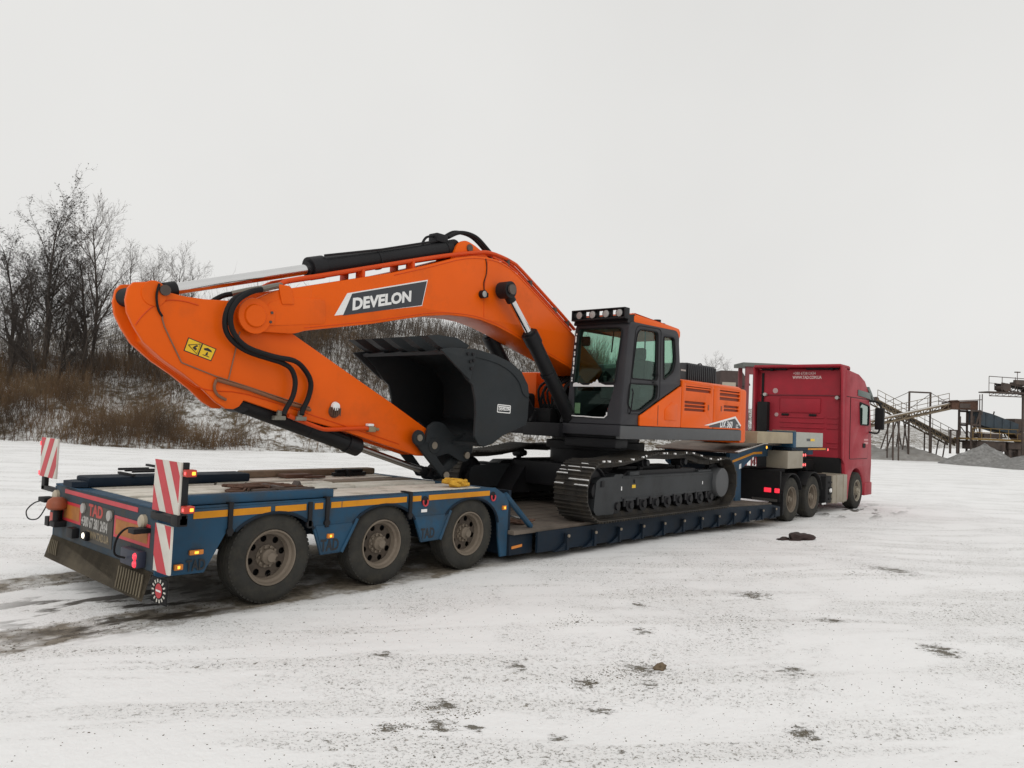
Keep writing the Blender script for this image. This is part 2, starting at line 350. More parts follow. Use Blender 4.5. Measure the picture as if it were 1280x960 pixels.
    under = op('MULTIPLY', op('MULTIPLY', rng(sx.outputs['X'], .3, 1.2), rng(sx.outputs['X'], 16.5, 14)), op('MULTIPLY', rng(sx.outputs['Y'], -1.5, -.9), rng(sx.outputs['Y'], 1.5, .9)))  # muddy ground, with extra darkness put into its colour beneath the trailer
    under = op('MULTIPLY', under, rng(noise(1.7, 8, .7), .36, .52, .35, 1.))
    truck_patch = op('MULTIPLY', op('MULTIPLY', rng(sx.outputs['X'], 16, 17), rng(sx.outputs['X'], 21.5, 19.5)), op('MULTIPLY', rng(sx.outputs['Y'], -2.5, -1.9), rng(sx.outputs['Y'], -.4, -1.1)))  # dark streaky patch on the ground beside the truck's front wheel
    truck_patch = op('MULTIPLY', truck_patch, rng(noise(1.2, 5, .6, mapping(rad(10), (.5, 2, 1))), .50, .56))
    c_s = n.new('ShaderNodeMix'); c_s.data_type = 'RGBA'; c_s.inputs[6].default_value = (.91, .91, .91, 1); c_s.inputs[7].default_value = (.85, .848, .842, 1)
    L.new(rng(op('ADD', op('MULTIPLY', noise(1.1, 6), .6), op('MULTIPLY', lines, .4)), .30, .68), c_s.inputs[0])
    col = c_s.outputs[2]
    def over(col, f, c):
        q = n.new('ShaderNodeMix'); q.data_type = 'RGBA'; L.new(f, q.inputs[0]); L.new(col, q.inputs[6])
        if isinstance(c, tuple): q.inputs[7].default_value = (*c, 1)
        else: L.new(c, q.inputs[7])
        return q.outputs[2]
    gr = n.new('ShaderNodeMix'); gr.data_type = 'RGBA'; gr.inputs[6].default_value = (.085, .080, .068, 1); gr.inputs[7].default_value = (.22, .195, .14, 1)
    L.new(rng(noise(9, 4), .35, .65), gr.inputs[0])
    col = over(col, op('MULTIPLY', sp, .85), gr.outputs[2]); col = over(col, op('MULTIPLY', bare, .75), gr.outputs[2]); col = over(col, op('MULTIPLY', spot, .9), (.088, .074, .044))
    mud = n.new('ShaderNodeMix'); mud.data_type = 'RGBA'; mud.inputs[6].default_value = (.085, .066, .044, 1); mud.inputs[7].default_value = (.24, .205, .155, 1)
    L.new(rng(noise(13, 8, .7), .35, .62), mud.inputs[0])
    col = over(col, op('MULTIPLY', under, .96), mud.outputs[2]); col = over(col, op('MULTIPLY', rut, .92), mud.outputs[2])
    dark_ground = op('MAXIMUM', wet, truck_patch)
    col = over(col, op('MULTIPLY', dark_ground, .92), (.050, .040, .028))
    L.new(col, b.inputs['Base Color'])
    L.new(rng(dark_ground, 0, 1, .78, .42), b.inputs['Roughness'])
    h = op('ADD', op('MULTIPLY', noise(5, 8, .65), .7), op('SUBTRACT', op('MULTIPLY', noise(26, 5), .35), op('MULTIPLY', op('MAXIMUM', sp, rut), .25)))
    h = op('ADD', h, op('MULTIPLY', noise(.9, 4, .55, tracks), .9))
    h = op('SUBTRACT', op('ADD', h, op('MULTIPLY', op('MULTIPLY', tread.outputs['Fac'], op('MULTIPLY', rng(lines, .35, .8), rng(noise(1.7, 4), .48, .62))), .30)), op('MULTIPLY', spot, .4))
    u = n.new('ShaderNodeBump'); u.inputs['Strength'].default_value = .6; u.inputs['Distance'].default_value = .035; L.new(h, u.inputs['Height']); L.new(u.outputs[0], b.inputs['Normal'])
    return m
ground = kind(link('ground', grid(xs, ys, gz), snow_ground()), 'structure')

def foot(x): return 24.6 + 9 * sm(12, 4, x) + 14 * sm(0, -40, x) + 1.0 * math.sin(x * .21) + .6 * math.sin(x * .53 + 1)
def hz(x, y):
    s = y - foot(x)
    if s <= 0: return -.6 + .35 * s
    top = 4.2 + 6.4 * sm(14, 34, x) - 3.2 * sm(58, 86, x) - 5.5 * sm(88, 150, x)
    h = top * (.78 * sm(0, 15, s) + .22 * sm(15, 40, s)) + .9 * sm(14, 18, s) * sm(24, 12, x)
    h += .35 * math.sin(x * .6 + s * .35) * sm(0, 5, s) + .25 * math.sin(x * 1.3 - s * .8) * sm(0, 5, s) + .12 * math.sin(x * 2.7 + s * 1.9) * sm(0, 3, s)
    return h - .06
hxs = list(np.arange(-60, 2, 4.)) + list(np.arange(2, 95, .9)) + list(np.arange(95, 220, 8.))
hss = [-3, -1.5, -.6, 0] + list(np.arange(.7, 26, .9)) + [28, 32, 38, 46, 60, 90, 140]
def hill_mat():
    m = bpy.data.materials.new('snowy_hillside'); m.use_nodes = True; t = m.node_tree; n = t.nodes; L = t.links; b = n['Principled BSDF']
    b.inputs['Roughness'].default_value = .9; g = n.new('ShaderNodeNewGeometry')
    def noise(s, d=8, r=.7):
        q = n.new('ShaderNodeTexNoise'); q.inputs['Scale'].default_value = s; q.inputs['Detail'].default_value = d; q.inputs['Roughness'].default_value = r; L.new(g.outputs['Position'], q.inputs['Vector']); return q.outputs['Fac']
    a = n.new('ShaderNodeMath'); a.operation = 'ADD'; L.new(noise(.5), a.inputs[0]); L.new(noise(3.2), a.inputs[1])
    r = n.new('ShaderNodeMapRange'); r.inputs[1].default_value = .90; r.inputs[2].default_value = 1.10; L.new(a.outputs[0], r.inputs[0])
    gr = n.new('ShaderNodeMix'); gr.data_type = 'RGBA'; gr.inputs[6].default_value = (.075, .060, .042, 1); gr.inputs[7].default_value = (.15, .115, .07, 1); L.new(noise(1.4), gr.inputs[0])
    k = n.new('ShaderNodeMix'); k.data_type = 'RGBA'; L.new(r.outputs[0], k.inputs[0]); L.new(gr.outputs[2], k.inputs[6]); k.inputs[7].default_value = (.76, .76, .755, 1)
    L.new(k.outputs[2], b.inputs['Base Color'])
    u = n.new('ShaderNodeBump'); u.inputs['Distance'].default_value = .2; u.inputs['Strength'].default_value = .7; L.new(noise(4), u.inputs['Height']); L.new(u.outputs[0], b.inputs['Normal']); return m
v = [(x, foot(x) + s, hz(x, foot(x) + s)) for x in hxs for s in hss]; ny = len(hss)
me = bpy.data.meshes.new('hillside'); me.from_pydata(v, [], [(i * ny + j, (i + 1) * ny + j, (i + 1) * ny + j + 1, i * ny + j + 1) for i in range(len(hxs) - 1) for j in range(ny - 1)])
hill = kind(link('hillside', tidy(me, 80), hill_mat()), 'structure')
# low snowy rise far beyond the stone plant
fx = [(150 + 10 * math.sin(k * 1.7), -420 + k * 14) for k in range(60)]
v = []; f = []
for i, (x, y) in enumerate(fx):
    h = 4.2 + 1.6 * math.sin(i * .37) + .9 * math.sin(i * .9 + 1)
    v += [(x + 40, y, -.8), (x + 75, y, h * .7), (x + 120, y, h), (x + 400, y, h * .8)]
for i in range(len(fx) - 1):
    for j in range(3): f.append((i * 4 + j, i * 4 + 4 + j, i * 4 + 5 + j, i * 4 + 1 + j))
me = bpy.data.meshes.new('far_hills'); me.from_pydata(v, [], f); kind(link('far_hills', tidy(me, 80), hill.data.materials[0]), 'structure')

# ------------------------------------------------------------------ low-loader trailer
TR = thing('lowbed_trailer', 'blue low-loader trailer with yellow striped side carrying the orange excavator', 'trailer')
YS = -1.27
# rear chassis: central beams and cross members
b = B()
for y in (-.52, .52): b.bx(.08, 4.55, y - .09, y + .09, .52, .90)
for x in (.1, 1.0, 1.84, 2.5, 3.2, 4.5): b.bx(x - .05, x + .05, -1.2, 1.2, .70, .915)
b.done('chassis_frame', bluedark, TR)
b = B(); b.bx(.02, .10, -1.235, 1.235, .43, .985, .006)
rear = b.done('rear_panel', mat('muddy_blue_panel', (.040, .062, .085), .65, spec=.2, var=.2, dirt=.75, dcol=(.085, .075, .060), dscale=2.4, dlow=.40), TR)
# side skirts with wheel arches, near and far
WX = (1.155, 2.523, 3.89)
def arch(cx, r, a0, a1, n=12, cz=.50): return [(cx + r * math.cos(rad(a0 + (a1 - a0) * k / n)), cz + r * .745 * math.sin(rad(a0 + (a1 - a0) * k / n))) for k in range(n + 1)]
sk = [(.02, .40), (.46, .392), (.655, .74)] + arch(WX[0], .515, 142, 30)[0:] + [(1.705, .417), (1.96, .420)] + arch(WX[1], .515, 148, 30) + \
     [(3.085, .418), (3.375, .424)] + arch(WX[2], .515, 148, 8) + [(4.43, .30), (4.475, .10), (4.60, .10), (4.60, .80), (4.53, .90), (4.33, 1.00), (.02, .965)]
for sgn, nm in ((-1, 'n'), (1, 'f')):
    side = plate('side_skirt', blue, TR, sk, sgn * 1.25, .03, bev=.004)
    if sgn < 0: near_skirt = side
# arch lips
for x, a0, a1 in ((WX[0], 142, 30), (WX[1], 148, 30), (WX[2], 148, 8)):
    for sgn in (-1, 1):
        P = arch(x, .52, a0, a1, 14); b = B()
        b.tube([(p[0], sgn * 1.262, p[1]) for p in P], .017, 6, 1); b.done('arch_lip', bluedark, near_skirt)
# inset gusset panels between the wheels
for x0, x1, xb0, xb1 in ((1.62, 2.11, 1.72, 1.94), (2.96, 3.50, 3.10, 3.36)):
    plate('inset_panel', blue, near_skirt, [(xb0, .435), (xb1, .435), (x1, .72), (x0, .72)], -1.268, .012, bev=.003)
    b = B(); b.tube([(xb1 + .012, -1.274, .425), (x1 + .03, -1.274, .76)], .02, 6, 1); b.done('rib', blue, near_skirt)
# yellow reflective tape
for x0, x1 in ((.33, .655), (.705, 1.10), (1.15, 1.50), (1.60, 1.70), (1.80, 1.93), (1.94, 2.83), (2.92, 3.05), (3.17, 4.22)):
    z = lambda x: .880 + .006 * x
    plate('reflective_stripe', yellow, near_skirt, [(x0, z(x0)), (x1, z(x1)), (x1, z(x1) + .062), (x0, z(x0) + .062)], -1.268, .004)
# deck rim
b = B(); b.bx(.02, 4.36, -1.255, -1.14, .970, .992, .004); b.bx(.02, 4.36, 1.14, 1.255, .970, .992, .004); b.bx(.02, .16, -1.14, 1.14, .970, .990); b.bx(4.22, 4.36, -1.14, 1.14, .970, .990)
b.done('deck_rim', blue, TR)
# boards of the rear deck
rnd = random.Random(3)
y = -1.125; k = 0
while y < 1.10:
    w = rnd.choice((.20, .235, .26)); w = min(w, 1.125 - y)
    segs = [(.165, 1.52), (1.53, 2.86), (2.87, 4.215)]
    for (x0, x1) in segs:
        sunk = (-.62 < y < -.36) or (.30 < y < .52)
        dz = rnd.uniform(-.008, .006) - (.07 if sunk else 0)
        b = B(); b.bx(x0 + rnd.uniform(0, .01), x1 - rnd.uniform(0, .02), y + .006, y + w - .006, .955 + dz, .995 + dz, .004)
        b.done('deck_board', plankb if (sunk or rnd.random() < .12) else plankm, TR)
    y += w
# blue ramp rails lying along the deck edges
b = B(); b.bx(.30, 1.86, -1.225, -1.10, .997, 1.085, .02); rr = b.done('edge_rail', blue, TR)
b = B(); b.bx(2.1, 4.2, 1.04, 1.22, .997, 1.085, .02); b.done('edge_rail', plankb, TR)
b = B(); b.bx(.12, 1.95, .62, .98, .999, 1.10, .025); b.prism([(.12, .62), (.12, .98), (-.02, .92), (-.02, .68)], 1.0, 1.055, 'Z'); b.done('ramp_hinge_box', bluedark, TR)
b = B(); b.bx(.55, .58, .60, 1.0, 1.10, 1.125); b.bx(.85, .88, .60, 1.0, 1.18, 1.205); b.bx(.55, .88, .60, .63, 1.14, 1.165, M=None); b.bx(.55, .88, .97, 1.0, 1.14, 1.165)
b.bx(.55, .88, .78, .82, 1.14, 1.165); b.done('ramp_step', blackm, TR)
# vertical stake straps on the near side
for x in (.68, 1.75, 2.88): 
    b = B(); b.bx(x - .022, x + .022, -1.290, -1.266, .70, 1.0, .004); b.bx(x - .022, x + .022, -1.290, -1.12, .998, 1.012); b.cyl((x, -1.292, .745), (x, -1.262, .745), .035, 10); b.done('stake_strap', blackm, near_skirt)
b = B(); b.bx(1.52, 1.565, -1.290, -1.266, .72, .97, .004); b.cyl((1.54, -1.29, .745), (1.54, -1.262, .745), .04, 10); b.done('stake_strap', blackm, near_skirt)
for x in (3.11, 4.28):     # recessed lashing rings
    b = B(); b.cyl((x, -1.272, .90), (x, -1.262, .90), .052, 18); o = b.done('lashing_ring', blackm, near_skirt)
    b = B(); b.tube([(x + .036 * math.cos(t), -1.282, .885 + .046 * math.sin(t)) for t in np.linspace(-3.6, .5, 10)], .010, 6, 2); b.done('ring', redref, o)
plate('sticker', white, near_skirt, [(3.06, .765), (3.15, .765), (3.15, .80), (3.06, .80)], -1.268, .003)
for (x, z, sz_) in ((.285, .425, .135), (1.69, .455, .17), (3.06, .462, .165)): text('stencil_text', 'TAD', textblk, near_skirt, sz_, (x, z), 'Y', -1.2765, bold=.004, sx=.66, t=.0015)
# side marker lamps
def lamp(x, z, m=amber, w=.05, h=.028):
    b = B(); b.bx(x - w, x + w, -1.292, -1.264, z - h, z + h, .008); o = b.done('side_marker_lamp', amberoff, near_skirt)
    b = B(); b.bx(x - w * .30, x + w * .25, -1.297, -1.290, z - h * .5, z + h * .5, .003); b.done('lit_bulb', m, o)
lamp(.37, .585, amber, .065, .022); lamp(.215, .470, amber, .04, .026); lamp(1.80, .606, amber, .04, .024); lamp(4.50, .735, amber, .035, .028)
# ---- rear end
R0 = .02
def rp(y0, y1, z0, z1): return [(-y0, z0), (-y1, z0), (-y1, z1), (-y0, z1)]
plate('red_stripe', redref, rear, rp(.955, -.855, .915, .958), R0 - .003, .004, 'X')
for y0, y1 in ((.98, .47), (-.36, -1.13)):
    plate('side_lamp_panel', redref, rear, rp(y0, y1, .635, .835), R0 - .003, .005, 'X'); plate('orange_field', orang_r, rear, rp(y0 - .04, y1 + .04, .665, .805), R0 - .006, .004, 'X')
pl = plate('sign_plate', mat('dark_sign_plate', (.055, .050, .043), .6, var=.2, dirt=.4, dcol=(.12, .10, .075)), rear, rp(.46, -.33, .505, .872), R0 - .004, .006, 'X')
text('sign_text', 'TAD', mat('red_sign_letters', (.45, .05, .04), .5, var=.15), pl, .155, (-.265, .765), 'X', R0 - .008, bold=.006, sx=1.12, t=.0015)
text('sign_text', '+380 67 381 2434', greyp, pl, .135, (-.445, .645), 'X', R0 - .008, bold=.004, sx=.66, t=.0015)
text('sign_text', 'WWW.TAD.UA', mat('tan_sign_letters', (.24, .19, .12), .6, var=.2), pl, .10, (-.28, .545), 'X', R0 - .008, bold=.003, sx=.78, t=.0015)
for y in (.40, -.26):
    b = B(); b.cyl((.012, y, .815), (-.006, y, .815), .05, 16); o = b.done('round_reflector', greyp, pl)
for y, z in ((1.17, .865), (-1.0, .852)):
    b = B(); b.lathe((.02, y, z), [(.0, -.05), (.045, -.045), (.062, -.03), (.062, 0)], 18, 'X'); b.done('round_marker_lamp', mat('clear_lamp_lens_%d' % (y > 0), (.42, .36, .27), .3, var=.2), rear)
# left cluster: warning beacon on a socket
b = B(); b.cyl((-.06, .93, .62), (-.06, .93, .75), .035, 12); b.bx(-.10, .02, .86, 1.0, .57, .63, .008); o = b.done('beacon_holder', blackm, rear)
b = B(); b.lathe((-.06, .93, .75), [(0, .13), (.05, .125), (.085, .10), (.10, .06), (.10, .02), (.08, 0), (0, 0)], 20, 'Z'); b.done('beacon_dome', mat('dull_orange_dome', (.34, .075, .025), .45, var=.15, dirt=.5, dcol=(.14, .06, .035)), o)
b = B(); b.bx(-.05, .02, .98, 1.16, .58, .74, .01); b.done('tail_lamp_box', blackm, rear)
b = B(); b.bx(-.058, -.048, 1.02, 1.14, .60, .70, .004); b.done('tail_lamp_lens', redlens, rear)
b = B(); b.bx(-.035, .02, 1.25, 1.36, .53, .63, .008); b.done('light_socket', blackm, rear)
b = B(); b.bx(-.05, .02, .50, .66, .50, .60, .008); b.done('junction_box', blackm, rear); b = B(); b.bx(-.03, .02, .20, .30, .515, .60, .006); o = b.done('plate_lamp_box', blackm, rear)
b = B(); b.lathe((-.03, .255, .565), [(0, -.012), (.024, -.006), (.028, 0)], 14, 'X'); b.done('plate_lamp', whitelit, o)
b = B(); b.bx(-.06, .02, -1.08, -.72, .455, .60, .015); o = b.done('tail_lamp_box', mat('navy_lamp_case', (.03, .035, .06), .5), rear)
for z in (.555, .490):
    b = B(); b.lathe((-.06, -1.035, z), [(0, -.016), (.026, -.012), (.034, 0)], 16, 'X'); b.done('tail_lamp', redlit, o)
b = B(); b.tube([(-.02, -1.05, .79), (-.12, -.98, .80), (-.16, -.88, .70), (-.15, -.83, .56), (-.07, -.86, .52)], .010, 6); b.done('lamp_cable', rubber, rear)
b = B(); b.bx(-.13, .02, -1.14, -1.02, .765, .81, .01); b.done('cable_socket', blackm, rear)
b = B(); b.bx(-.10, .02, 1.20, 1.40, .79, .84, .01); b.tube([(-.05, 1.36, .80), (-.10, 1.50, .76), (-.13, 1.64, .66), (-.12, 1.58, .58), (-.08, 1.42, .60), (-.04, 1.34, .72), (-.03, 1.30, .80)], .007, 6); b.done('loose_cable', rubber, rear)
# sloping rubber apron with ribs
A = [(1.255, .44), (-1.215, .44), (-1.245, .205), (1.235, .235)]
b = B(); b.bm.faces.new([b.bm.verts.new(p) for p in ((.015, 1.25, .44), (.015, -1.22, .44), (-.055, -1.215, .195), (-.055, 1.235, .215))])
bmesh.ops.solidify(b.bm, geom=b.bm.faces[:], thickness=.02); ap = b.done('rubber_apron', apronm, TR)
for y0 in np.arange(-1.16, -.62, .055):
    b = B(); b.tube([(-.060, y0, .225), (-.047, y0 + .01, .29), (-.034, y0 + .02, .35), (-.016, y0 + .05, .405)], .009, 5, 2); b.done('apron_rib', mat('pale_apron_rib', (.15, .125, .085), .8) if 'pale_apron_rib' not in MATS else MATS['pale_apron_rib'], ap)
for y0 in np.arange(.95, 1.2, .05):
    b = B(); b.tube([(-.048, y0 - .03, .27), (-.036, y0, .335), (-.016, y0 + .03, .405)], .008, 5, 2); b.done('apron_rib', MATS['pale_apron_rib'], ap)
# striped marker boards on folding arms
def board(y0, y1, z0, z1, x, name, flip, n=2, w=.11, shear=.0):
    o = plate(name, whiteref, TR, rp(max(y0, y1), min(y0, y1), z0, z1), x, .022, 'X', bev=.003)
    lo, hi = -max(y0, y1), -min(y0, y1); H = z1 - z0; sl = H * .62
    def clip(poly, a, keep_less):
        out = []
        for i in range(len(poly)):
            p, q = poly[i], poly[(i + 1) % len(poly)]; ip = (p[0] <= a) == keep_less; iq = (q[0] <= a) == keep_less
            if ip: out.append(p)
            if ip != iq: t = (a - p[0]) / (q[0] - p[0]); out.append((a, p[1] + t * (q[1] - p[1])))
        return out
    u = lo - sl
    while u < hi + sl:
        p = [(u, z0), (u + w, z0), (u + w + (sl if flip else -sl), z1), (u + (sl if flip else -sl), z1)]
        p = clip(clip(p, hi - .004, True), lo + .004, False)
        if len(p) >= 3: plate('red_bar', redref, o, p, x - .0125, .003, 'X')
        u += w * 2
    return o
br = board(-1.205, -1.685, .985, 1.42, .0, 'marker_board', False, w=.135)
bl = board(1.195, 1.69, 1.04, 1.47, .0, 'marker_board', True, w=.135)
lp = board(-1.285, -1.585, .475, .878, .0, 'chevron_plate', False, w=.17)
b = B(); b.bx(.012, .06, -1.70, -1.66, .90, 1.42, .004); b.bx(.0, .07, -1.70, -1.15, .90, .96, .006); b.bx(-.02, .07, -1.70, -1.58, .89, .985, .006); arm_o = b.done('board_arm', blackm, br)
for z in (1.335, 1.035):
    b = B(); b.bx(.0, .09, -1.775, -1.70, z - .03, z + .03, .01); o = b.done('marker_lamp', redlens, br)
    b = B(); b.bx(.045, .075, -1.782, -1.772, z - .014, z + .014, .005); b.done('lit_bulb', amber, o); b = B(); b.bx(-.006, .0, -1.765, -1.742, z - .012, z + .012, .002); b.done('lit_bulb', redlit2, o)
b = B(); b.bx(.015, .06, 1.60, 1.70, .89, 1.04, .006); b.bx(.015, .06, 1.22, 1.70, .885, .935, .006); b.done('board_arm', blackm, bl)
for z in (1.40, 1.07):
    b = B(); b.bx(-.01, .05, 1.69, 1.75, z - .025, z + .025, .01); b.done('marker_lamp', redlit, bl)
b = B(); b.bx(-.006, .02, -1.48, -1.30, .555, .66, .02); b.done('blue_lamp', bluedark, lp)
fl = plate('round_mark_flap', rubber, TR, rp(-1.27, -1.56, .215, .425), .0, .012, 'X', bev=.002)
plate('red_disc', redref, fl, circ(1.415, .32, .062), -.0075, .003, 'X'); plate('white_bar', white, fl, [(1.37, .312), (1.46, .312), (1.46, .328), (1.37, .328)], -.0098, .002, 'X')
for k in range(14):
    a = 2 * math.pi * k / 14; ca, sa = math.cos(a), math.sin(a)
    pts = [(1.415 + (r * ca - w * sa) * 1.12, .32 + (r * sa + w * ca) * .86) for r, w in ((.082, -.008), (.115, -.008), (.115, .008), (.082, .008))]
    plate('white_ray', whiteref, fl, pts, -.0075, .003, 'X')
# ---- wheels
def make_wheel(D, w, rim_r, mats, dish, holes=10, front=False):
    """wheel with its outer face at y=0 towards -Y, centre at the origin"""
    root = bpy.data.objects.new('wheel', None); COL.objects.link(root)
    R = D / 2; b = B()
    prof = [(rim_r, .02), (rim_r + .012, .004), (rim_r + (R - rim_r) * .35, -.004), (R - .06, .002), (R - .028, .014), (R - .008, .035), (R, .06), (R, .075), (R - .010, .078), (R - .010, .088), (R, .091),
            (R, w / 2 - .008), (R - .010, w / 2 - .005), (R - .010, w / 2 + .005), (R, w / 2 + .008), (R, w - .091), (R - .010, w - .088), (R - .010, w - .078), (R, w - .075), (R, w - .06), (R - .03, w - .015), (R - .08, w), (rim_r, w - .02)]
    b.lathe((0, 0, 0), prof, 56); 
    for k in range(60):       # shoulder grooves read as low blocks
        a = 2 * math.pi * k / 60; M = Matrix.Rotation(-a, 4, 'Y'); b.bx(R - .030, R - .006, .022, .058, -.014, .014, 0, M)
    b.done('tyre', mats[0], root, 30)
    b = B(); rr = rim_r
    b.lathe((0, 0, 0), [(rr + .004, .022), (rr + .002, .002), (rr - .012, .0), (rr - .018, .010), (rr - .022, .04), (rr - .045, .055), (rr - .050, dish - .02), (rr - .060, dish)], 40); b.done('rim', mats[1], root, 40)
    hs = [circ((rr * .66) * math.cos(2 * math.pi * k / holes + .2), (rr * .66) * math.sin(2 * math.pi * k / holes + .2), rr * .125, 12) for k in range(holes)]
    plate('rim_disc', mats[2], root, circ(0, 0, rr - .052, 32), dish, .014, 'Y', holes=hs, bev=.003)
    b = B(); hb = rr * .29; ho = -dish * .62 if not front else -.06
    b.lathe((0, dish, 0), [(hb * 1.45, 0), (hb * 1.42, -.02), (hb, -.025), (hb * .95, ho), (hb * .62, ho - .02), (hb * .55, ho - .045), (0, ho - .048)], 24); hub = b.done('hub', mats[1], root, 40)
    b = B(); b.lathe((0, dish + .06, 0), [(0, .0), (rr - .06, .0)], 24); b.done('brake_drum', rubber, root)
    for k in range(10):
        a = 2 * math.pi * k / 10; p = (hb * 1.22 * math.cos(a), hb * 1.22 * math.sin(a)); b = B(); b.cyl((p[0], dish - .045, p[1]), (p[0], dish, p[1]), .014, 6); b.done('wheel_nut', mats[1], hub)
    return root
TW = make_wheel(.895, .29, .268, (tyre, rimm, rimd), .115, 8)
for i, x in enumerate(WX):
    w = TW if i == 0 else clone(TW); w.parent = TR; w.location = (x, -1.245, .4475); w.rotation_euler = (0, rad((0, 37, 71)[i]), 0)
    w = clone(TW); w.parent = TR; w.location = (x, 1.245, .4475); w.rotation_euler = (0, 0, math.pi)
for x in WX:
    b = B(); b.cyl((x, -1.0, .4475), (x, 1.0, .4475), .07, 12); b.bx(x - .25, x + .25, -.60, -.48, .46, .54); b.bx(x - .25, x + .25, .48, .60, .46, .54); b.done('axle', blackm, TR)
# ---- low bed
BEDY = 1.42
def bedz(x): return .425 - .035 * max(0, x - 10.4)       # upper face of the bed
b = B()
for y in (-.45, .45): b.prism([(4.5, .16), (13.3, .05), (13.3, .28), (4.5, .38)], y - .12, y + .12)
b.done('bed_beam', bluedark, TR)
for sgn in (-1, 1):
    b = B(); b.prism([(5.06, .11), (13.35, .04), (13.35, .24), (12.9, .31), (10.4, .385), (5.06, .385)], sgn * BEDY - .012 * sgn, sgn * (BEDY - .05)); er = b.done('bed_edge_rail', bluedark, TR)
    if sgn > 0: continue
    for i, x in enumerate(np.arange(5.66, 13.2, .665)):
        zt = .325 - .010 * (x - 5.6); zb = .10 - .008 * (x - 5)
        b = B(); b.prism([(x - .02, zb), (x + .03, zb), (x + .03, zt), (x - .02, zt)], -BEDY - .05, -BEDY); b.prism([(x - .30, zb + .0), (x - .02, zb), (x - .02, zt - .12), (x - .10, zb + .06), (x - .20, zb + .015)], -BEDY - .03, -BEDY); b.done('outrigger', bluedark, er)
        b = B(); b.cyl((x + .005, -BEDY - .068, zt - .03), (x + .005, -BEDY - .045, zt - .03), .022, 10); b.done('bolt_head', mat('pale_bolt', (.24, .20, .15), .6) if 'pale_bolt' not in MATS else MATS['pale_bolt'], er)
y = -BEDY + .055; rnd = random.Random(11)
while y < BEDY - .10:
    w = min(rnd.choice((.19, .22, .25)), BEDY - .055 - y); dz = rnd.uniform(-.006, .004)
    for x0, x1 in ((4.62, 7.4), (7.41, 10.3), (10.31, 13.0)):
        b = B(); b.prism([(x0, bedz(x0) - .05 + dz), (x1, bedz(x1) - .05 + dz), (x1, bedz(x1) + dz), (x0, bedz(x0) + dz)], y + .005, y + w - .005); b.done('bed_board', bedm, TR)
    y += w
b = B(); b.bx(4.61, 5.08, -1.30, 1.30, .10, .37, .01); b.bx(4.61, 4.66, -1.25, 1.25, .37, .95); o = b.done('bed_step_box', bluedark, TR)
plate('amber_reflector', amberoff, o, [(4.65, .185), (4.86, .20), (4.86, .235), (4.65, .22)], -1.303, .005)
for sgn in (-1, 1):
    b = B(); b.tube([(4.55, sgn * 1.24, .90), (5.10, sgn * 1.24, .44)], .04, 8, 1); b.done('bed_strut', blue, TR)
    b = B(); b.tube([(4.62, sgn * 1.16, .62), (4.95, sgn * 1.16, .55)], .02, 6, 1); b.done('hose_stub', chrome, TR)
# ---- gooseneck
for sgn in (-1, 1):
    y0, y1 = (-.78, -.70) if sgn < 0 else (.70, .78)
    b = B(); b.prism([(12.45, .30), (12.75, .30), (12.72, 1.02), (13.35, 1.28), (17.0, 1.30), (17.0, 1.50), (13.75, 1.545), (13.4, 1.54), (12.15, 1.37), (12.2, 1.1), (12.5, .95)], y0, y1); gn = b.done('gooseneck_side', blue, TR)
    if sgn < 0: plate('reflective_stripe', yellow, gn, [(12.27, 1.16), (13.35, 1.335), (13.8, 1.34), (13.8, 1.39), (13.35, 1.385), (12.27, 1.21)], -.782, .004); plate('sticker', white, gn, [(12.62, 1.02), (12.72, 1.04), (12.72, 1.14), (12.62, 1.12)], -.782, .003)
b = B(); b.bx(13.4, 17.0, -.70, .70, 1.33, 1.48); b.bx(12.5, 12.62, -.70, .70, .3, 1.35); b.done('gooseneck_box', bluedark, TR)
b = B(); b.prism([(12.1, 1.37), (13.4, 1.55), (17.05, 1.52), (17.05, 1.545), (13.4, 1.575), (12.1, 1.395)], -.98, .98); gd = b.done('gooseneck_deck', bedm, TR)
b = B(); b.prism([(12.08, 1.397), (13.4, 1.577), (13.6, 1.577), (13.6, 1.59), (13.38, 1.59), (12.06, 1.41)], -1.0, -.93); b.done('snow_edge', snowm, gd)
# tool box and side locker on the gooseneck
b = B(); b.bx(14.62, 16.38, -1.24, -.62, 1.515, 1.865, .012); tb = b.done('tool_box', boxgrey, TR)
b = B(); b.bx(14.42, 14.60, -1.25, -.62, 1.505, 1.875, .01); b.done('box_end', blue, tb)
plate('box_badge', navy, tb, [(15.28, 1.66), (15.52, 1.66), (15.52, 1.72), (15.28, 1.72)], -1.2425, .003); plate('box_badge', yelldec, tb, [(15.52, 1.66), (15.80, 1.66), (15.80, 1.72), (15.52, 1.72)], -1.2425, .003)
b = B(); b.bx(14.35, 16.70, -1.25, -.60, 1.44, 1.50, .006); sh = b.done('box_shelf', bluedark, TR)
plate('reflective_stripe', yellow, sh, [(15.35, 1.452), (16.55, 1.452), (16.55, 1.492), (15.35, 1.492)], -1.252, .004)
b = B(); b.bx(14.12, 15.05, -1.25, -.75, 1.03, 1.43, .015); lk = b.done('locker', tankm, TR)
for z in (1.33, 1.10):
    b = B(); b.bx(15.06, 15.34, -1.22, -1.15, z - .06, z + .06, .01); o = b.done('marker_lamp', truckdk, TR)
    for x in (15.14, 15.27):
        b = B(); b.lathe((x, -1.222, z), [(0, -.012), (.03, -.006), (.035, 0)], 12); b.done('lit_bulb', redlit2, o)
b = B(); b.lathe((16.72, -1.25, 1.455), [(0, -.012), (.03, -.006), (.035, 0)], 12); b.done('lit_bulb', redlit2, TR)
b = B(); b.lathe((13.55, -.99, 1.50), [(0, -.014), (.03, -.006), (.035, 0)], 12); b.done('amber_marker', amber, gd)
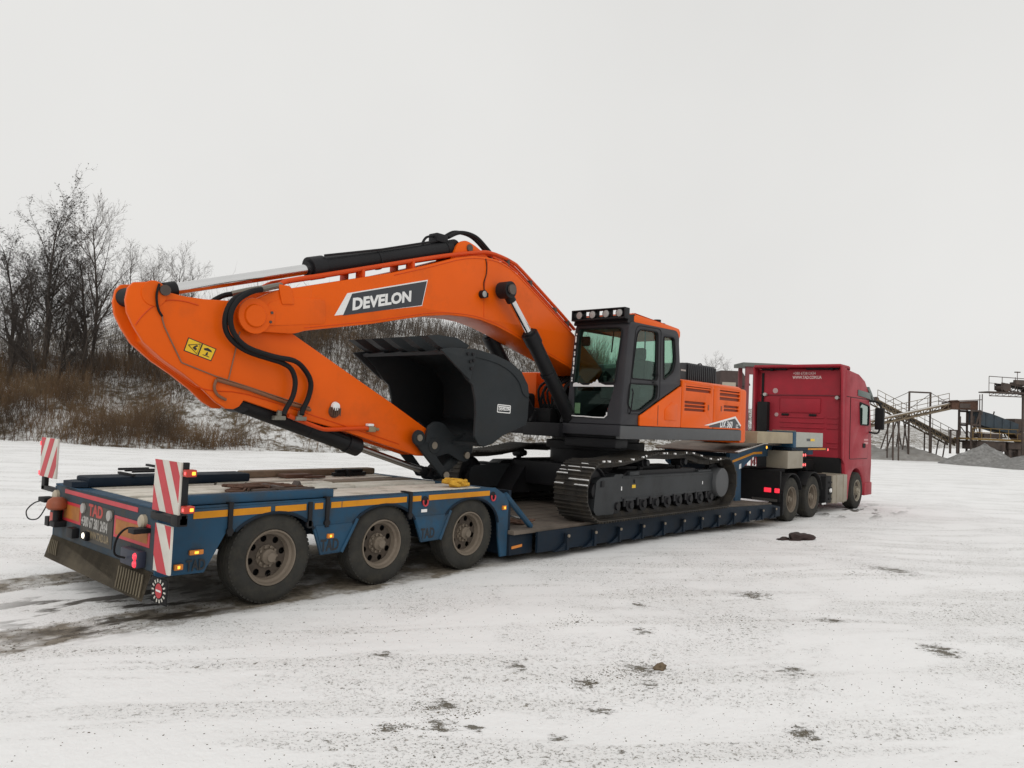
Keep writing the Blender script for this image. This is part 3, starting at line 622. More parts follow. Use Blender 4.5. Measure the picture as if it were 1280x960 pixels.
# ------------------------------------------------------------------ excavator
EX = thing('excavator', 'orange crawler excavator with dark grey bucket loaded on the blue trailer', 'excavator')
# ---- undercarriage
IDL, SPR = (6.335, .885, .455), (10.29, .885, .468)
def track_path():
    P = []
    for k in range(25): a = rad(90 + 180 * k / 24); P.append((IDL[0] + IDL[2] * math.cos(a), IDL[1] + IDL[2] * math.sin(a)))
    for x in np.linspace(6.5, 10.1, 20): P.append((x, .430 - .012 * sm(6.5, 10.1, x)))
    for k in range(25): a = rad(-90 + 180 * k / 24); P.append((SPR[0] + SPR[2] * math.cos(a), SPR[1] + SPR[2] * math.sin(a)))
    top = [(10.24, 1.352), (9.95, 1.325), (9.6, 1.345), (9.25, 1.41), (9.0, 1.448), (8.75, 1.452), (8.4, 1.438), (8.05, 1.45), (7.75, 1.452), (7.45, 1.405), (7.1, 1.36), (6.8, 1.338), (6.55, 1.335)]
    return P + top[1:]
def sample_path(P, N):
    P = [Vector(p) for p in P] + [Vector(P[0])]; L = [0]
    for i in range(len(P) - 1): L.append(L[-1] + (P[i + 1] - P[i]).length)
    out = []
    for k in range(N):
        s = (k + .5) / N * L[-1]; i = max(j for j in range(len(L)) if L[j] <= s); i = min(i, len(P) - 2)
        t = (s - L[i]) / max(1e-9, L[i + 1] - L[i]); out.append((P[i].lerp(P[i + 1], t), (P[i + 1] - P[i]).normalized()))
    return out, L[-1]
NS = 50; samp, tl = sample_path(track_path(), NS); pitch = tl / NS
b = B(); hw = .30; h = pitch / 2 - .006
b.bx(-h, h, -hw, hw, -.034, -.020)
for x in (-h + .012, -.012, h - .036): b.prism([(x, -.020), (x + .026, -.020), (x + .019, .006), (x + .007, .006)], -hw, hw)
for y in (-.12, .12):
    for x in (-.045, .045): b.cyl((x, y, -.022), (x, y, -.008), .013, 6)
b.bx(-h - .004, h + .004, -.10, -.06, -.115, -.034); b.bx(-h - .004, h + .004, .06, .10, -.115, -.034)
shoe_me = b.mesh(); shoe_me.materials.append(shoem)
def snow_strip(seed):
    r = random.Random(seed); b = B()
    for x in (-h + .002, -.022, h - .046):
        y = -hw + .01
        while y < hw - .03:
            w = r.uniform(.06, .26); y1 = min(hw - .005, y + w)
            if r.random() < .62: b.prism([(x - .012, -.019), (x + .010, -.019), (x + .012, .004), (x + .004, .010)], y, y1)
            y = y1 + r.uniform(.005, .08)
    me = b.mesh(); me.materials.append(snowm); return me
strips = [snow_strip(k) for k in range(4)]
bits = []
for k in range(3):
    r_ = random.Random(40 + k); b = B()
    x = (-h + .03, .0, h - .04)[k]; b.bx(x - .016, x + .02, -hw - .003, -hw + (.03, .05, .02)[k], -.022, .002 + .003 * k, .004)
    me = b.mesh(); me.materials.append(snowm); bits.append(me)
for sgn in (-1, 1):
    yc = sgn * 1.30
    b = B()      # track frame
    b.prism(rpoly([(6.25, .60), (6.30, 1.03), (6.42, 1.08), (6.76, 1.085), (6.78, 1.12), (7.0, 1.12), (7.02, 1.09), (10.0, 1.09), (10.02, .74), (6.80, .70), (6.78, .52), (6.32, .53)], .03, 3), yc - .17, yc + .19)
    tf = b.done('track_frame', fram, EX)
    b = B(); b.prism([(7.0, 1.06), (9.6, 1.06), (9.4, 1.16), (7.2, 1.16)], yc - .12, yc + .14); b.done('frame_top', blackm, tf)
    for k, (p, d) in enumerate(samp):
        o = link('track_shoe', shoe_me, None, tf); nrm = Vector((d.y, -d.x))
        M = Matrix(((d.x, 0, nrm.x, p.x), (0, 1, 0, yc), (d.y, 0, nrm.y, p.y), (0, 0, 0, 1)))
        o.matrix_basis = M
        up = nrm.y
        if nrm.x < -.2 and .0 < up < .97 and sgn < 0: link('snow', strips[k % 4], None, o)
        elif up > .9 and sgn < 0 and k % 4 != 3: link('snow', bits[k % 3], None, o)
    yo = yc - .19 * (1 if sgn < 0 else -1)
    for k in range(9):
        x = 6.86 + .385 * k; b = B(); b.lathe((x, yc, .635), [(0, -.20), (.055, -.20), (.06, -.17), (.115, -.165), (.115, -.11), (.085, -.10), (.085, .10), (.115, .11), (.115, .165), (0, .17)], 16); b.done('track_roller', blackm, tf)
    for k in range(8):
        x = 7.05 + .385 * k; b = B(); b.bx(x - .03, x + .03, yc - .19, yc - .16, .62, .74, .006); b.done('roller_bracket', blackm, tf)
    for x in (7.75, 9.0):
        b = B(); b.lathe((x, yc, 1.28), [(0, -.16), (.05, -.16), (.06, -.10), (.075, -.09), (.075, .10), (0, .12)], 14); b.cyl((x, yc, 1.05), (x, yc, 1.28), .05, 8); b.done('carrier_roller', blackm, tf)
    b = B(); b.lathe((IDL[0], yc, IDL[1]), [(.06, -.16), (.12, -.15), (.14, -.06), (.32, -.05), (.345, -.09), (.36, -.09), (.36, .09), (.32, .05), (.14, .06), (0, .15)], 28); b.done('idler', blackm, tf)
    b = B(); pts = []
    for k in range(46): r = .355 if k % 2 else .315; a = 2 * math.pi * k / 46; pts.append((SPR[0] + r * math.cos(a), SPR[1] + r * math.sin(a)))
    b.prism(pts, yc - .04, yc + .04); b.done('sprocket', blackm, tf)
    b = B(); b.lathe((SPR[0] - .03, yc, SPR[1]), [(0, -.245), (.245, -.245), (.262, -.238), (.268, -.22), (.27, .05), (0, .06)], 32); b.done('travel_motor_cover', skirt, tf)
    if sgn < 0:
        for (x, z, w, hh, m) in ((6.46, .985, .10, .045, blackm), (7.33, 1.0, .03, .03, blackm)): 
            b = B(); b.bx(x - w / 2, x + w / 2, yc - .185, yc - .168, z - hh, z + hh, .008); b.done('frame_slot', m, tf)
        plate('yellow_sticker', yelldec, tf, [(7.27, .895), (7.37, .895), (7.37, .945), (7.27, .945)], yc - .172, .003); plate('white_sticker', white, tf, [(6.96, .87), (6.985, .87), (6.985, .93), (6.96, .93)], yc - .172, .003); plate('white_sticker', white, tf, [(9.6, .87), (9.625, .87), (9.625, .925), (9.6, .925)], yc - .172, .003)
        plate('frame_step', fram, tf, [(7.20, 1.075), (7.48, 1.075), (7.48, 1.155), (7.20, 1.155)], yc - .10, .14, bev=.01); plate('frame_step', fram, tf, [(9.45, 1.075), (9.95, 1.075), (9.95, 1.13), (9.45, 1.13)], yc - .10, .14, bev=.01)
        b = B(); b.bx(6.98, 9.95, yc - .180, yc - .168, 1.055, 1.08, .003); b.bx(6.98, 9.95, yc - .176, yc - .168, .74, .77, .003); b.done('frame_rib', fram, tf)
b = B(); b.bx(7.3, 9.4, -1.05, 1.05, .78, 1.18, .04); b.prism([(6.9, .62), (9.8, .62), (9.3, 1.2), (7.4, 1.2)], -1.12, -.75); b.prism([(6.9, .62), (9.8, .62), (9.3, 1.2), (7.4, 1.2)], .75, 1.12); b.done('carbody', blackm, EX)
b = B(); b.lathe((8.33, 0, 0), [(.3, 1.15), (.80, 1.15), (.80, 1.42), (.88, 1.43), (.88, 1.56), (.78, 1.57), (.78, 1.66), (0, 1.66)], 40, 'Z'); b.done('swing_ring', blackm, EX)
# ---- upper structure
b = B(); b.bx(6.95, 11.2, -1.40, 1.42, 1.655, 1.84, .02); b.bx(6.75, 8.6, -.38, .38, 1.64, 1.86, .02); uf = b.done('upper_frame', blackm, EX)
b = B(); b.bx(6.88, 11.16, -1.475, -1.39, 1.655, 1.862, .018); b.done('side_skirt', skirt, uf)
b = B(); b.bx(6.86, 6.93, -1.47, -.36, 1.70, 1.866, .012); b.done('front_skirt', cabgrey, uf)
b = B(); b.bx(6.95, 7.3, -1.35, -.35, 1.50, 1.655, .03); b.done('belly_pan', blackm, uf)
# body box core (dark, behind the doors) and orange doors
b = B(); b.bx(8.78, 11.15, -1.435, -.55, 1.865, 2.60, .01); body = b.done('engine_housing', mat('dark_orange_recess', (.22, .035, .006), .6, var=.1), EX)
def slots(x0, x1, z0, z1, n): 
    hh = (z1 - z0) / n; return [rpoly([(x0, z0 + i * hh + hh * .16), (x1, z0 + i * hh + hh * .16), (x1, z0 + (i + 1) * hh - hh * .16), (x0, z0 + (i + 1) * hh - hh * .16)], .008, 2) for i in range(n)]
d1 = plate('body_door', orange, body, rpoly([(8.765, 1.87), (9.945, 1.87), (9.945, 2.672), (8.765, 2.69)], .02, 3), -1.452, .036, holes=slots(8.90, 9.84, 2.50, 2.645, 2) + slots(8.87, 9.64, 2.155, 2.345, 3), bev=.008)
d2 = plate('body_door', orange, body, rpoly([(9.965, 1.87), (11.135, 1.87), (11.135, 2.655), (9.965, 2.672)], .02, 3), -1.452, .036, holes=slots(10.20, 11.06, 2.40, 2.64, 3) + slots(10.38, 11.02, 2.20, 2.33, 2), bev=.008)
for x, p in ((9.75, d1), (10.27, d2)):
    b = B(); b.bx(x - .02, x + .02, -1.478, -1.468, 2.20, 2.30, .004); b.done('door_latch', mat('dark_latch', (.25, .05, .015), .5) if 'dark_latch' not in MATS else MATS['dark_latch'], p)
fp = plate('front_panel', orange, body, rpoly([(7.43, 1.87), (8.745, 1.87), (8.745, 2.575), (8.70, 2.565), (7.43, 2.03)], .02, 3), -1.452, .036, bev=.008)
plate('filler_flap', orange, fp, rpoly([(8.20, 1.98), (8.60, 1.98), (8.62, 2.27), (8.45, 2.30), (8.20, 2.17)], .03, 3), -1.473, .010, bev=.004)
b = B(); b.bx(7.97, 7.985, -1.475, -1.468, 1.89, 2.22); b.done('panel_seam', MATS['dark_latch'], fp)
b = B(); b.prism(rpoly([(-1.47, 2.60), (-1.45, 2.68), (-1.36, 2.715), (-.5, 2.76), (-.5, 2.60)], [0, .04, .06, 0, 0], 4), 8.78, 11.14, 'X'); b.done('housing_top', orange, body)
b = B(); b.bx(8.78, 11.15, -.55, 1.40, 1.865, 2.70, .03); b.done('engine_cover', orange, body)
b = B(); b.bx(7.35, 8.75, .62, 1.42, 1.865, 2.74, .05); b.done('tool_locker', orange, EX)
b = B(); b.bx(6.85, 7.33, .60, 1.40, 1.865, 2.36, .06); b.done('battery_step', blackm, EX)
b = B(); b.bx(8.65, 8.80, -.42, .62, 1.865, 2.68, .02); b.done('bulkhead', blackm, EX)
# ribbed black hood
b = B(); b.prism(rpoly([(9.28, 2.69), (9.34, 3.03), (9.45, 3.055), (10.70, 3.055), (10.80, 3.0), (10.86, 2.69)], [0, .06, .06, .08, .05, 0], 4), -1.08, .75); hd = b.done('engine_hood', hoodm, EX)
for k in range(15):
    x = 9.66 + .077 * k; b = B(); b.bx(x - .022, x + .022, -1.105, -1.07, 2.72, 3.04, .008); b.bx(x - .022, x + .022, -1.08, .7, 3.05, 3.068, .006); b.done('hood_rib', hoodm, hd)
plate('hood_mark', greyp, hd, [(9.40, 2.90), (9.58, 2.90), (9.58, 2.93), (9.40, 2.93)], -1.083, .003)
b = B(); b.bx(10.1, 10.62, .1, .5, 3.06, 3.17, .02); b.done('exhaust_cover', blackm, hd)
b = B(); b.tube([(10.75, -.7, 3.0), (10.75, -.7, 3.12), (10.95, -.7, 3.12), (11.0, -.7, 2.72)], .014, 6, 3); b.done('grab_rail', blackm, hd)
# counterweight
o2 = rpoly([(11.165, -1.44), (11.50, -1.44), (11.76, -1.05), (11.84, -.5), (11.84, .5), (11.76, 1.05), (11.50, 1.44), (11.165, 1.44)], [0, .18, .3, .3, .3, .3, .18, 0], 6)
plate('counterweight', orange, EX, o2, 2.14, 1.06, 'Z', bev=.05, ang=40)
# rear decal
dc = plate('model_decal', white, d2, [(9.60, 1.925), (10.88, 2.125), (11.135, 1.955), (11.10, 1.935), (10.86, 2.085), (9.78, 1.925)], -1.4725, .003)
plate('decal_field', navy, dc, [(9.80, 1.895), (11.12, 1.895), (11.12, 1.925), (10.86, 2.082), (9.80, 1.922)], -1.4718, .003)
text('decal_text', 'DX 360', white, dc, .17, (10.22, 1.902), 'Y', -1.4745, bold=.004, shear=.2, sx=.95, t=.001); text('decal_text', 'LC', white, dc, .10, (10.90, 1.902), 'Y', -1.4745, bold=.002, shear=.25, sx=.9, t=.001)
# ---- cab
CF = lambda z: 6.90 + (z - 1.87) * .108
side_out = rpoly([(6.905, 1.872), (7.075, 3.50), (8.62, 3.52), (8.735, 2.72), (8.735, 2.60), (7.41, 2.045), (7.41, 1.872)], [.02, .10, .14, .05, .02, .03, .01], 5)
dw = rpoly([(7.31, 3.405), (7.935, 3.425), (7.955, 2.62), (7.175, 2.61)], [.16, .08, .06, .06], 5)
rw = rpoly([(8.125, 3.37), (8.47, 3.39), (8.545, 2.98), (8.46, 2.80), (8.165, 2.65)], [.04, .07, .10, .06, .04], 4)
lw = rpoly([(7.13, 2.525), (7.975, 2.555), (7.955, 2.335), (7.50, 2.115), (7.20, 2.10), (7.09, 2.20)], [.05, .05, .05, .08, .05, .05], 4)
cab = plate('cab_side', cabgrey, EX, side_out, -1.42, .06, holes=[dw, rw, lw], bev=.012)
cab.name = 'cab'
for q, gm in ((dw, gldark), (rw, glgreen), (lw, gldark)): plate('window_pane', gm, cab, q, -1.418, .008)
# window rubber seals and the door outline
def ring(pts, y, r, nm, m, par): b = B(); P = [(p[0], y, p[1]) for p in pts]; b.tube(P + [P[0]], r, 6, 1); return b.done(nm, m, par)
for q in (dw, rw, lw): ring(q, -1.452, .012, 'window_seal', rubber, cab)
ring(rpoly([(7.10, 2.05), (7.26, 3.46), (8.03, 3.48), (8.05, 2.34), (7.50, 2.06)], [.06, .14, .08, .06, .05], 5), -1.4515, .006, 'door_gap', rubber, cab)
b = B(); b.bx(7.60, 7.608 + .012, -1.414, -1.40, 2.62, 3.41); b.done('sliding_pane_edge', rubber, cab)
b = B(); b.bx(7.93, 7.99, -1.475, -1.45, 2.70, 2.74, .006); b.bx(7.80, 7.92, -1.48, -1.45, 2.575, 2.595, .005); b.done('door_handle', blackm, cab)
plate('cab_far_side', cabgrey, cab, side_out, -.43, .05, holes=[rpoly([(7.22, 3.40), (8.50, 3.42), (8.60, 2.75), (8.0, 2.45), (7.12, 2.40)], .08, 4)], bev=.01)
plate('window_pane', gldark, cab, rpoly([(7.22, 3.40), (8.50, 3.42), (8.60, 2.75), (8.0, 2.45), (7.12, 2.40)], .08, 4), -.43, .008)
fs = lambda q: (q[0] + CF(q[2]), q[1], q[2])
fh1 = rpoly([(.475, 3.42), (1.33, 3.40), (1.285, 2.525), (.475, 2.505)], [.05, .09, .03, .03], 5); fh2 = rpoly([(.49, 2.455), (1.27, 2.47), (1.16, 1.985), (.53, 2.00)], [.02, .02, .05, .05], 4)
front = plate('cab_front', cabgrey, cab, rpoly([(.40, 1.872), (1.44, 1.872), (1.44, 3.50), (.40, 3.50)], [.02, .02, .10, .10], 5), .03, .06, 'X', holes=[fh1, fh2], bev=.012, fn=fs)
for q in (fh1, fh2): plate('windscreen_pane', glgreen if q is fh1 else gldark, front, q, .035, .008, 'X', fn=fs)
b = B(); P = [fs((-.012, -p[0], p[1])) for p in fh1]; b.tube(P + [P[0]], .012, 6, 1); b.done('window_seal', rubber, front)
# snow caught on the wiper ledge and lower seal
rs = random.Random(5); b = B()
yy = np.linspace(-.50, -1.27, 26); top = [.012 + .04 * max(0, math.sin(i * .45 + .6)) * rs.uniform(.6, 1.2) + (.05 if 10 < i < 16 else 0) * rs.uniform(.4, 1) for i in range(26)]
for i in range(25):
    b.prism([(yy[i], 2.462), (yy[i + 1], 2.462), (yy[i + 1], 2.475 + top[i + 1]), (yy[i], 2.475 + top[i])], CF(2.48) - .012 - .022, CF(2.48) - .012, 'X')
b.done('snow', snowm, front)
b = B(); P = [fs((-.014, -p[0], p[1])) for p in ((.50, 2.06), (.525, 1.99), (.75, 1.985), (1.15, 1.975), (1.19, 2.06))]; b.tube(P, .010, 6, 2); b.done('snow', snowm, front)
for i in range(14):
    z = 2.55 + .85 * i / 14 + rs.uniform(-.02, .02); b = B(); q = fs((-.018, -.455 + rs.uniform(-.01, .01), z)); b.bx(q[0] - .008, q[0] + .008, q[1] - .012, q[1] + .012, z - .02, z + rs.uniform(.0, .04), .004); b.done('snow', snowm, front)
plate('rear_wall', cabgrey, cab, rpoly([(.42, 2.6), (1.43, 2.6), (1.43, 3.5), (.42, 3.5)], .05, 4), 8.66, .05, 'X', holes=[rpoly([(.52, 2.9), (1.33, 2.9), (1.33, 3.4), (.52, 3.4)], .06, 4)], bev=.01)
plate('window_pane', glgreen, cab, rpoly([(.52, 2.9), (1.33, 2.9), (1.33, 3.4), (.52, 3.4)], .06, 4), 8.66, .008, 'X')
b = B(); b.bx(6.98, 8.66, -1.42, -.42, 1.86, 1.93); b.bx(8.1, 8.66, -1.38, -.45, 1.93, 2.62, .03); b.done('cab_floor', interior, cab)
plate('roof', orange, cab, rpoly([(7.20, -1.445), (8.70, -1.445), (8.76, -1.36), (8.76, -.48), (8.70, -.40), (7.20, -.40)], [.02, .12, .08, .08, .12, .02], 5), 3.555, .19, 'Z', bev=.06, fn=lambda q: (q[0], q[1], q[2] - .10 * sm(8.35, 8.8, q[0])))
b = B(); b.bx(7.1, 8.62, -1.40, -.46, 3.435, 3.45); b.done('headliner', cabgrey, cab)
b = B(); b.prism(rpoly([(7.02, 3.47), (7.06, 3.60), (7.24, 3.625), (7.24, 3.47)], [.02, .04, .02, 0], 4), -1.44, -.40); b.done('visor', blackm, cab)
b = B(); b.bx(6.93, 7.07, -1.44, -.42, 3.53, 3.555, .006); b.bx(6.93, 7.07, -1.44, -.42, 3.685, 3.705, .006); b.bx(6.93, 7.07, -1.445, -1.425, 3.53, 3.705, .006); b.bx(6.93, 7.07, -.435, -.415, 3.53, 3.705, .006); lb = b.done('light_bar', blackm, cab)
for y in (-1.33, -1.08, -.82, -.56):
    b = B(); b.lathe((6.98, y, 3.62), [(.05, .10), (.068, .0), (.068, -.035), (.060, -.04)], 18, 'X'); b.bx(6.99, 7.05, y - .075, y + .075, 3.55, 3.69, .015); l = b.done('work_lamp', blackm, lb)
    b = B(); b.lathe((6.947, y, 3.62), [(0, -.010), (.035, -.006), (.060, 0)], 18, 'X'); b.done('lamp_glass', lampglass, l)
b = B(); b.cyl((8.40, -1.15, 3.60), (8.40, -1.15, 3.635), .14, 16); b.cyl((8.40, -1.15, 3.635), (8.40, -1.15, 3.70), .065, 14); b.bx(8.10, 8.3, -1.17, -1.15, 3.635, 3.65); b.done('roof_antenna', blackm, cab)
b = B(); b.cyl((7.55, -1.0, 3.61), (7.55, -1.0, 3.66), .012, 6); b.done('roof_bolt', blackm, cab)
# seat, console, levers, wiper inside the cab
b = B(); b.bx(7.75, 8.2, -1.17, -.68, 2.28, 2.42, .05); b.bx(8.12, 8.28, -1.17, -.68, 2.36, 2.98, .05); b.bx(8.14, 8.26, -1.06, -.79, 2.98, 3.2, .05); b.bx(7.85, 8.1, -1.1, -.75, 1.92, 2.3, .02); b.done('seat', interior, cab)
for y in (-1.26, -.60):
    b = B(); b.bx(7.65, 8.1, y - .07, y + .07, 2.30, 2.50, .04); b.cyl((7.72, y, 2.5), (7.68, y, 2.68), .02, 8, .03); b.done('console', interior, cab)
b = B(); b.bx(7.15, 7.3, -1.35, -1.2, 2.2, 2.75, .03); b.bx(7.18, 7.26, -1.36, -1.14, 2.72, 2.9, .02); b.done('monitor_post', interior, cab)
b = B(); b.tube([(7.13, -1.12, 3.36), (7.10, -1.11, 3.02)], .012, 6, 1); b.done('wiper', rubber, cab)
b = B(); q = fs((.0, -.66, 2.1)); b.bx(q[0] + .05, q[0] + .06, -.62, -.52, 2.03, 2.20); b.done('paper_notice', mat('pale_notice', (.60, .58, .40), .6), cab)
b = B(); b.bx(7.1, 7.16, -1.2, -1.06, 2.0, 2.14, .02); b.done('red_extinguisher', redref, cab)
b = B(); P = [(7.16, -.53, 3.30), (7.20, -.60, 3.28), (7.20, -.60, 3.16), (7.16, -.54, 3.14)]; b.prism([(p[0], p[2]) for p in P], -.62, -.48); b.done('mirror', blackm, cab)
for y in (-1.47,):
    b = B(); b.tube([(7.12, y, 2.05), (7.10, y - .04, 2.12), (7.14, y - .04, 2.38), (7.17, y, 2.44)], .012, 6, 3); b.done('grab_handle', blackm, cab)
# ---- boom
BT = [(1.212, 2.883), (1.296, 3.034), (1.626, 3.231), (1.984, 3.329), (3.305, 3.723), (3.92, 3.938), (4.417, 4.126), (4.75, 4.215), (5.02, 4.25), (5.25, 4.255), (5.461, 4.219), (5.784, 4.102), (7.224, 3.357), (8.05, 2.86), (8.17, 2.72), (8.17, 2.56), (8.05, 2.45)]
BB = [(7.85, 2.47), (7.127, 2.795), (6.509, 2.957), (6.042, 3.072), (5.656, 3.179), (5.30, 3.262), (4.95, 3.312), (4.653, 3.318), (4.299, 3.296), (3.843, 3.222), (2.981, 3.012), (2.016, 2.814)]
boom = plate('boom', orange, EX, [(2.02, 3.34)] + BT[4:] + BB, 0, .52, bev=.012)
for P_ in ([(x, z - .035) for x, z in BT[4:13]], [(x, z + .035) for x, z in BB[1:]]):
    b = B(); b.tube([(x, -.2605, z) for x, z in P_], .0055, 5, 2); b.done('weld_bead', redpipe, boom)
b = B(); b.tube([(5.05, -.2605, 4.20), (5.0, -.2605, 3.75), (5.02, -.2605, 3.36)], .005, 5, 2); b.done('weld_bead', redpipe, boom)
HB = .26
for sgn in (-1, 1):
    fk = plate('boom_fork', orange, boom, rpoly([(2.10, 3.365), (1.984, 3.329), (1.626, 3.231), (1.33, 3.06), (1.235, 2.94), (1.25, 2.80), (1.36, 2.735), (1.887, 2.763), (2.016, 2.812), (2.10, 2.832)], [0, .05, .1, .1, .1, .1, .08, .1, .02, 0], 5), sgn * .228, .066, bev=.010)
    b = B(); b.lathe((1.376, sgn * .262, 2.904), [(.20, .0), (.195, -.022), (.13, -.024), (.125, -.036), (.118, -.045), (0, -.045)] if sgn < 0 else [(.20, 0), (.195, .022), (0, .04)], 28); b.done('pivot_boss', orange, fk)
    if sgn < 0:
        plate('pin_lock', orange, fk, rpoly([(1.40, 2.99), (1.62, 2.985), (1.62, 2.83), (1.42, 2.815)], .02, 2), -.272, .020, bev=.004)
        for p in ((1.575, 2.965), (1.565, 2.86)):
            b = B(); b.cyl((p[0], -.295, p[1]), (p[0], -.28, p[1]), .017, 6); b.done('bolt_head', darkst, fk)
        plate('reinforcement', orange, boom, rpoly([(1.44, 2.80), (2.30, 2.93), (2.28, 3.22), (1.75, 3.16), (1.55, 3.08)], [.02, .06, .06, .03, .03], 3), -.2635, .007, bev=.003)
plate('pipe_bracket', orange, boom, rpoly([(1.70, 3.08), (1.86, 3.10), (1.80, 3.30), (1.64, 3.30)], .02, 2), -.272, .014, bev=.003)
# printed name panel
ang = math.atan2(.28, 1.10)
lg = plate('name_panel', white, boom, [(2.424, 3.045), (3.812, 3.358), (3.893, 3.725), (2.593, 3.342)], -.2615, .003)
plate('name_field', navy, lg, [(2.545, 3.062), (3.803, 3.366), (3.876, 3.703), (2.665, 3.348)], -.2630, .003)
text('name_text', 'DEVELON', white, lg, .195, (2.672, 3.148), 'Y', -.2655, bold=.0085, sx=1.09, t=.001, fn=lambda q: (q[0], q[1], q[2] + (q[0] - 2.67) * .262 + (q[2] - 3.148) * .05 * (3.2 - q[0])))
# boom pipes
pp = [(1.72, 3.30), (1.80, 3.37), (2.18, 3.486), (2.8, 3.68), (3.5, 3.90), (4.1, 4.085), (4.5, 4.20), (4.95, 4.315), (5.15, 4.345), (5.4, 4.335), (5.68, 4.29), (5.9, 4.20), (6.9, 3.68), (7.31, 3.45)]
for y, dz in ((-.20, 0), (-.12, -.01), (.14, 0), (.21, -.01)):
    b = B(); b.tube([(p[0], y, p[1] + dz) for p in pp], .027, 8, 2); b.done('hydraulic_pipe', redpipe, boom)
b = B(); b.tube([(5.2, -.22, 4.285), (5.45, -.22, 4.26), (5.8, -.22, 4.14), (7.15, -.22, 3.44)], .015, 6, 1); b.done('hydraulic_pipe', redpipe, boom)
for x, z in ((2.85, 3.64), (3.66, 3.90), (5.55, 4.27), (6.1, 4.04), (6.75, 3.70), (7.1, 3.53)):
    b = B(); b.bx(x - .022, x + .022, -.232, -.09, z - .06, z + .045, .006); b.done('pipe_clamp', redpipe if x < 5 else darkst, boom); b = B(); b.bx(x - .022, x + .022, .11, .242, z - .06, z + .045, .006); b.done('pipe_clamp', redpipe if x < 5 else darkst, boom)
# lug for the arm cylinder
for y in (-.15, .15): plate('cylinder_lug', orange, boom, rpoly([(4.40, 4.10), (4.52, 4.37), (4.66, 4.44), (4.86, 4.40), (5.25, 4.24), (4.8, 4.1)], [0, .1, .1, .1, 0, 0], 5), y, .05, bev=.008)
b = B(); b.cyl((4.74, -.20, 4.335), (4.74, .20, 4.335), .055, 16); b.done('lug_pin', darkst, boom)
# work lamp with its cable on the boom side
b = B(); b.cyl((4.945, -.33, 3.685), (4.945, -.262, 3.685), .060, 16); b.bx(4.97, 5.05, -.31, -.262, 3.65, 3.72, .01); wl = b.done('boom_work_lamp', blackm, boom)
b = B(); b.lathe((4.945, -.33, 3.685), [(0, -.008), (.035, -.005), (.046, 0)], 16); b.done('lamp_glass', lampglass, wl)
b = B(); b.tube([(5.0, -.266, 4.22), (5.03, -.268, 4.10), (5.02, -.268, 3.98), (4.98, -.268, 3.86), (5.0, -.268, 3.74)], .008, 5, 4); b.done('lamp_cable', rubber, boom)
# ---- hydraulic cylinders
def cylinder(name, p0, pg, p1, rb, rr, m_rod, eye0=.0, eye1=.0, w=.2, parent=EX):
    """barrel from p0 to pg, rod from pg to p1"""
    p0, pg, p1 = Vector(p0), Vector(pg), Vector(p1); d = (p1 - p0).normalized()
    b = B(); b.cyl(p0, pg, rb, 24); b.cyl(pg - d * .16, pg + d * .035, rb * 1.13, 24); b.cyl(pg + d * .03, pg + d * .07, rb * .8, 20); b.cyl(p0 - d * .04, p0 + d * .07, rb * 1.06, 24)
    b.cyl(p0 + d * .55 * (pg - p0).length, p0 + d * (.55 * (pg - p0).length + .05), rb * 1.06, 24)
    if eye0: q = p0 - d * .05; b.cyl(q - Vector((0, w / 2, 0)), q + Vector((0, w / 2, 0)), eye0, 20)
    o = b.done(name, blackm, parent)
    b = B(); b.cyl(pg, p1, rr, 20); b.done('piston_rod', m_rod, o)
    if eye1: b = B(); b.cyl(p1 - Vector((0, w / 2, 0)), p1 + Vector((0, w / 2, 0)), eye1, 20); b.cyl(p1 - d * .20, p1, rr * 1.35, 16); b.done('rod_eye', blackm, o)
    return o
ac = cylinder('arm_cylinder', (4.46, 0, 4.279), (2.24, 0, 3.610), (.42, 0, 3.045), .125, .062, chrome, .13, .085, .22)
b = B(); b.cyl((.165, -.115, 2.955), (.165, .115, 2.955), .095, 20); b.done('end_stop', rubber, EX)
b = B(); b.tube([(2.35, -.10, 3.78), (3.2, -.10, 4.02), (4.25, -.06, 4.36)], .016, 6, 1); b.bx(4.18, 4.40, -.09, .09, 4.34, 4.46, .02); b.done('cylinder_pipe', blackm, ac)
b = B(); b.tube([(4.42, -.06, 4.44), (4.66, -.06, 4.56), (4.95, -.08, 4.56), (5.2, -.10, 4.42), (5.35, -.12, 4.30)], .028, 8); b.done('hydraulic_hose', rubber, ac)
b = B(); b.tube([(4.42, .06, 4.44), (4.66, .06, 4.58), (4.98, .04, 4.58), (5.26, .02, 4.43), (5.42, 0, 4.28)], .028, 8); b.done('hydraulic_hose', rubber, ac)
b = B(); b.tube([(3.95, -.02, 4.22), (4.05, -.02, 4.37), (4.25, -.02, 4.42)], .018, 6); b.done('hydraulic_hose', rubber, ac)
bc = cylinder('bucket_cylinder', (1.42, 0, 1.945), (3.03, 0, 1.462), (4.34, 0, 1.085), .105, .045, darkrod, .12, .09, .2)
b = B(); b.bx(1.75, 1.9, -.07, .07, 1.92, 2.02, .015); b.tube([(1.85, -.09, 1.86), (2.3, -.12, 1.74), (2.85, -.10, 1.57)], .014, 6, 1); b.done('cylinder_pipe', blackm, bc)
for y in (-.42, .42):
    o = cylinder('boom_cylinder', (7.0, y, 1.94), (5.90, y, 3.185), (5.30, y, 3.79), .115, .055, chrome, .12, .125, .20)
b = B(); b.cyl((5.30, -.545, 3.79), (5.30, .545, 3.79), .06, 18); b.done('boom_cylinder_pin', blackm, EX)
b = B(); b.cyl((5.30, -.56, 3.79), (5.30, -.53, 3.79), .075, 18); b.done('pin_cap', mat('brown_pin_cap', (.09, .07, .06), .5), EX)
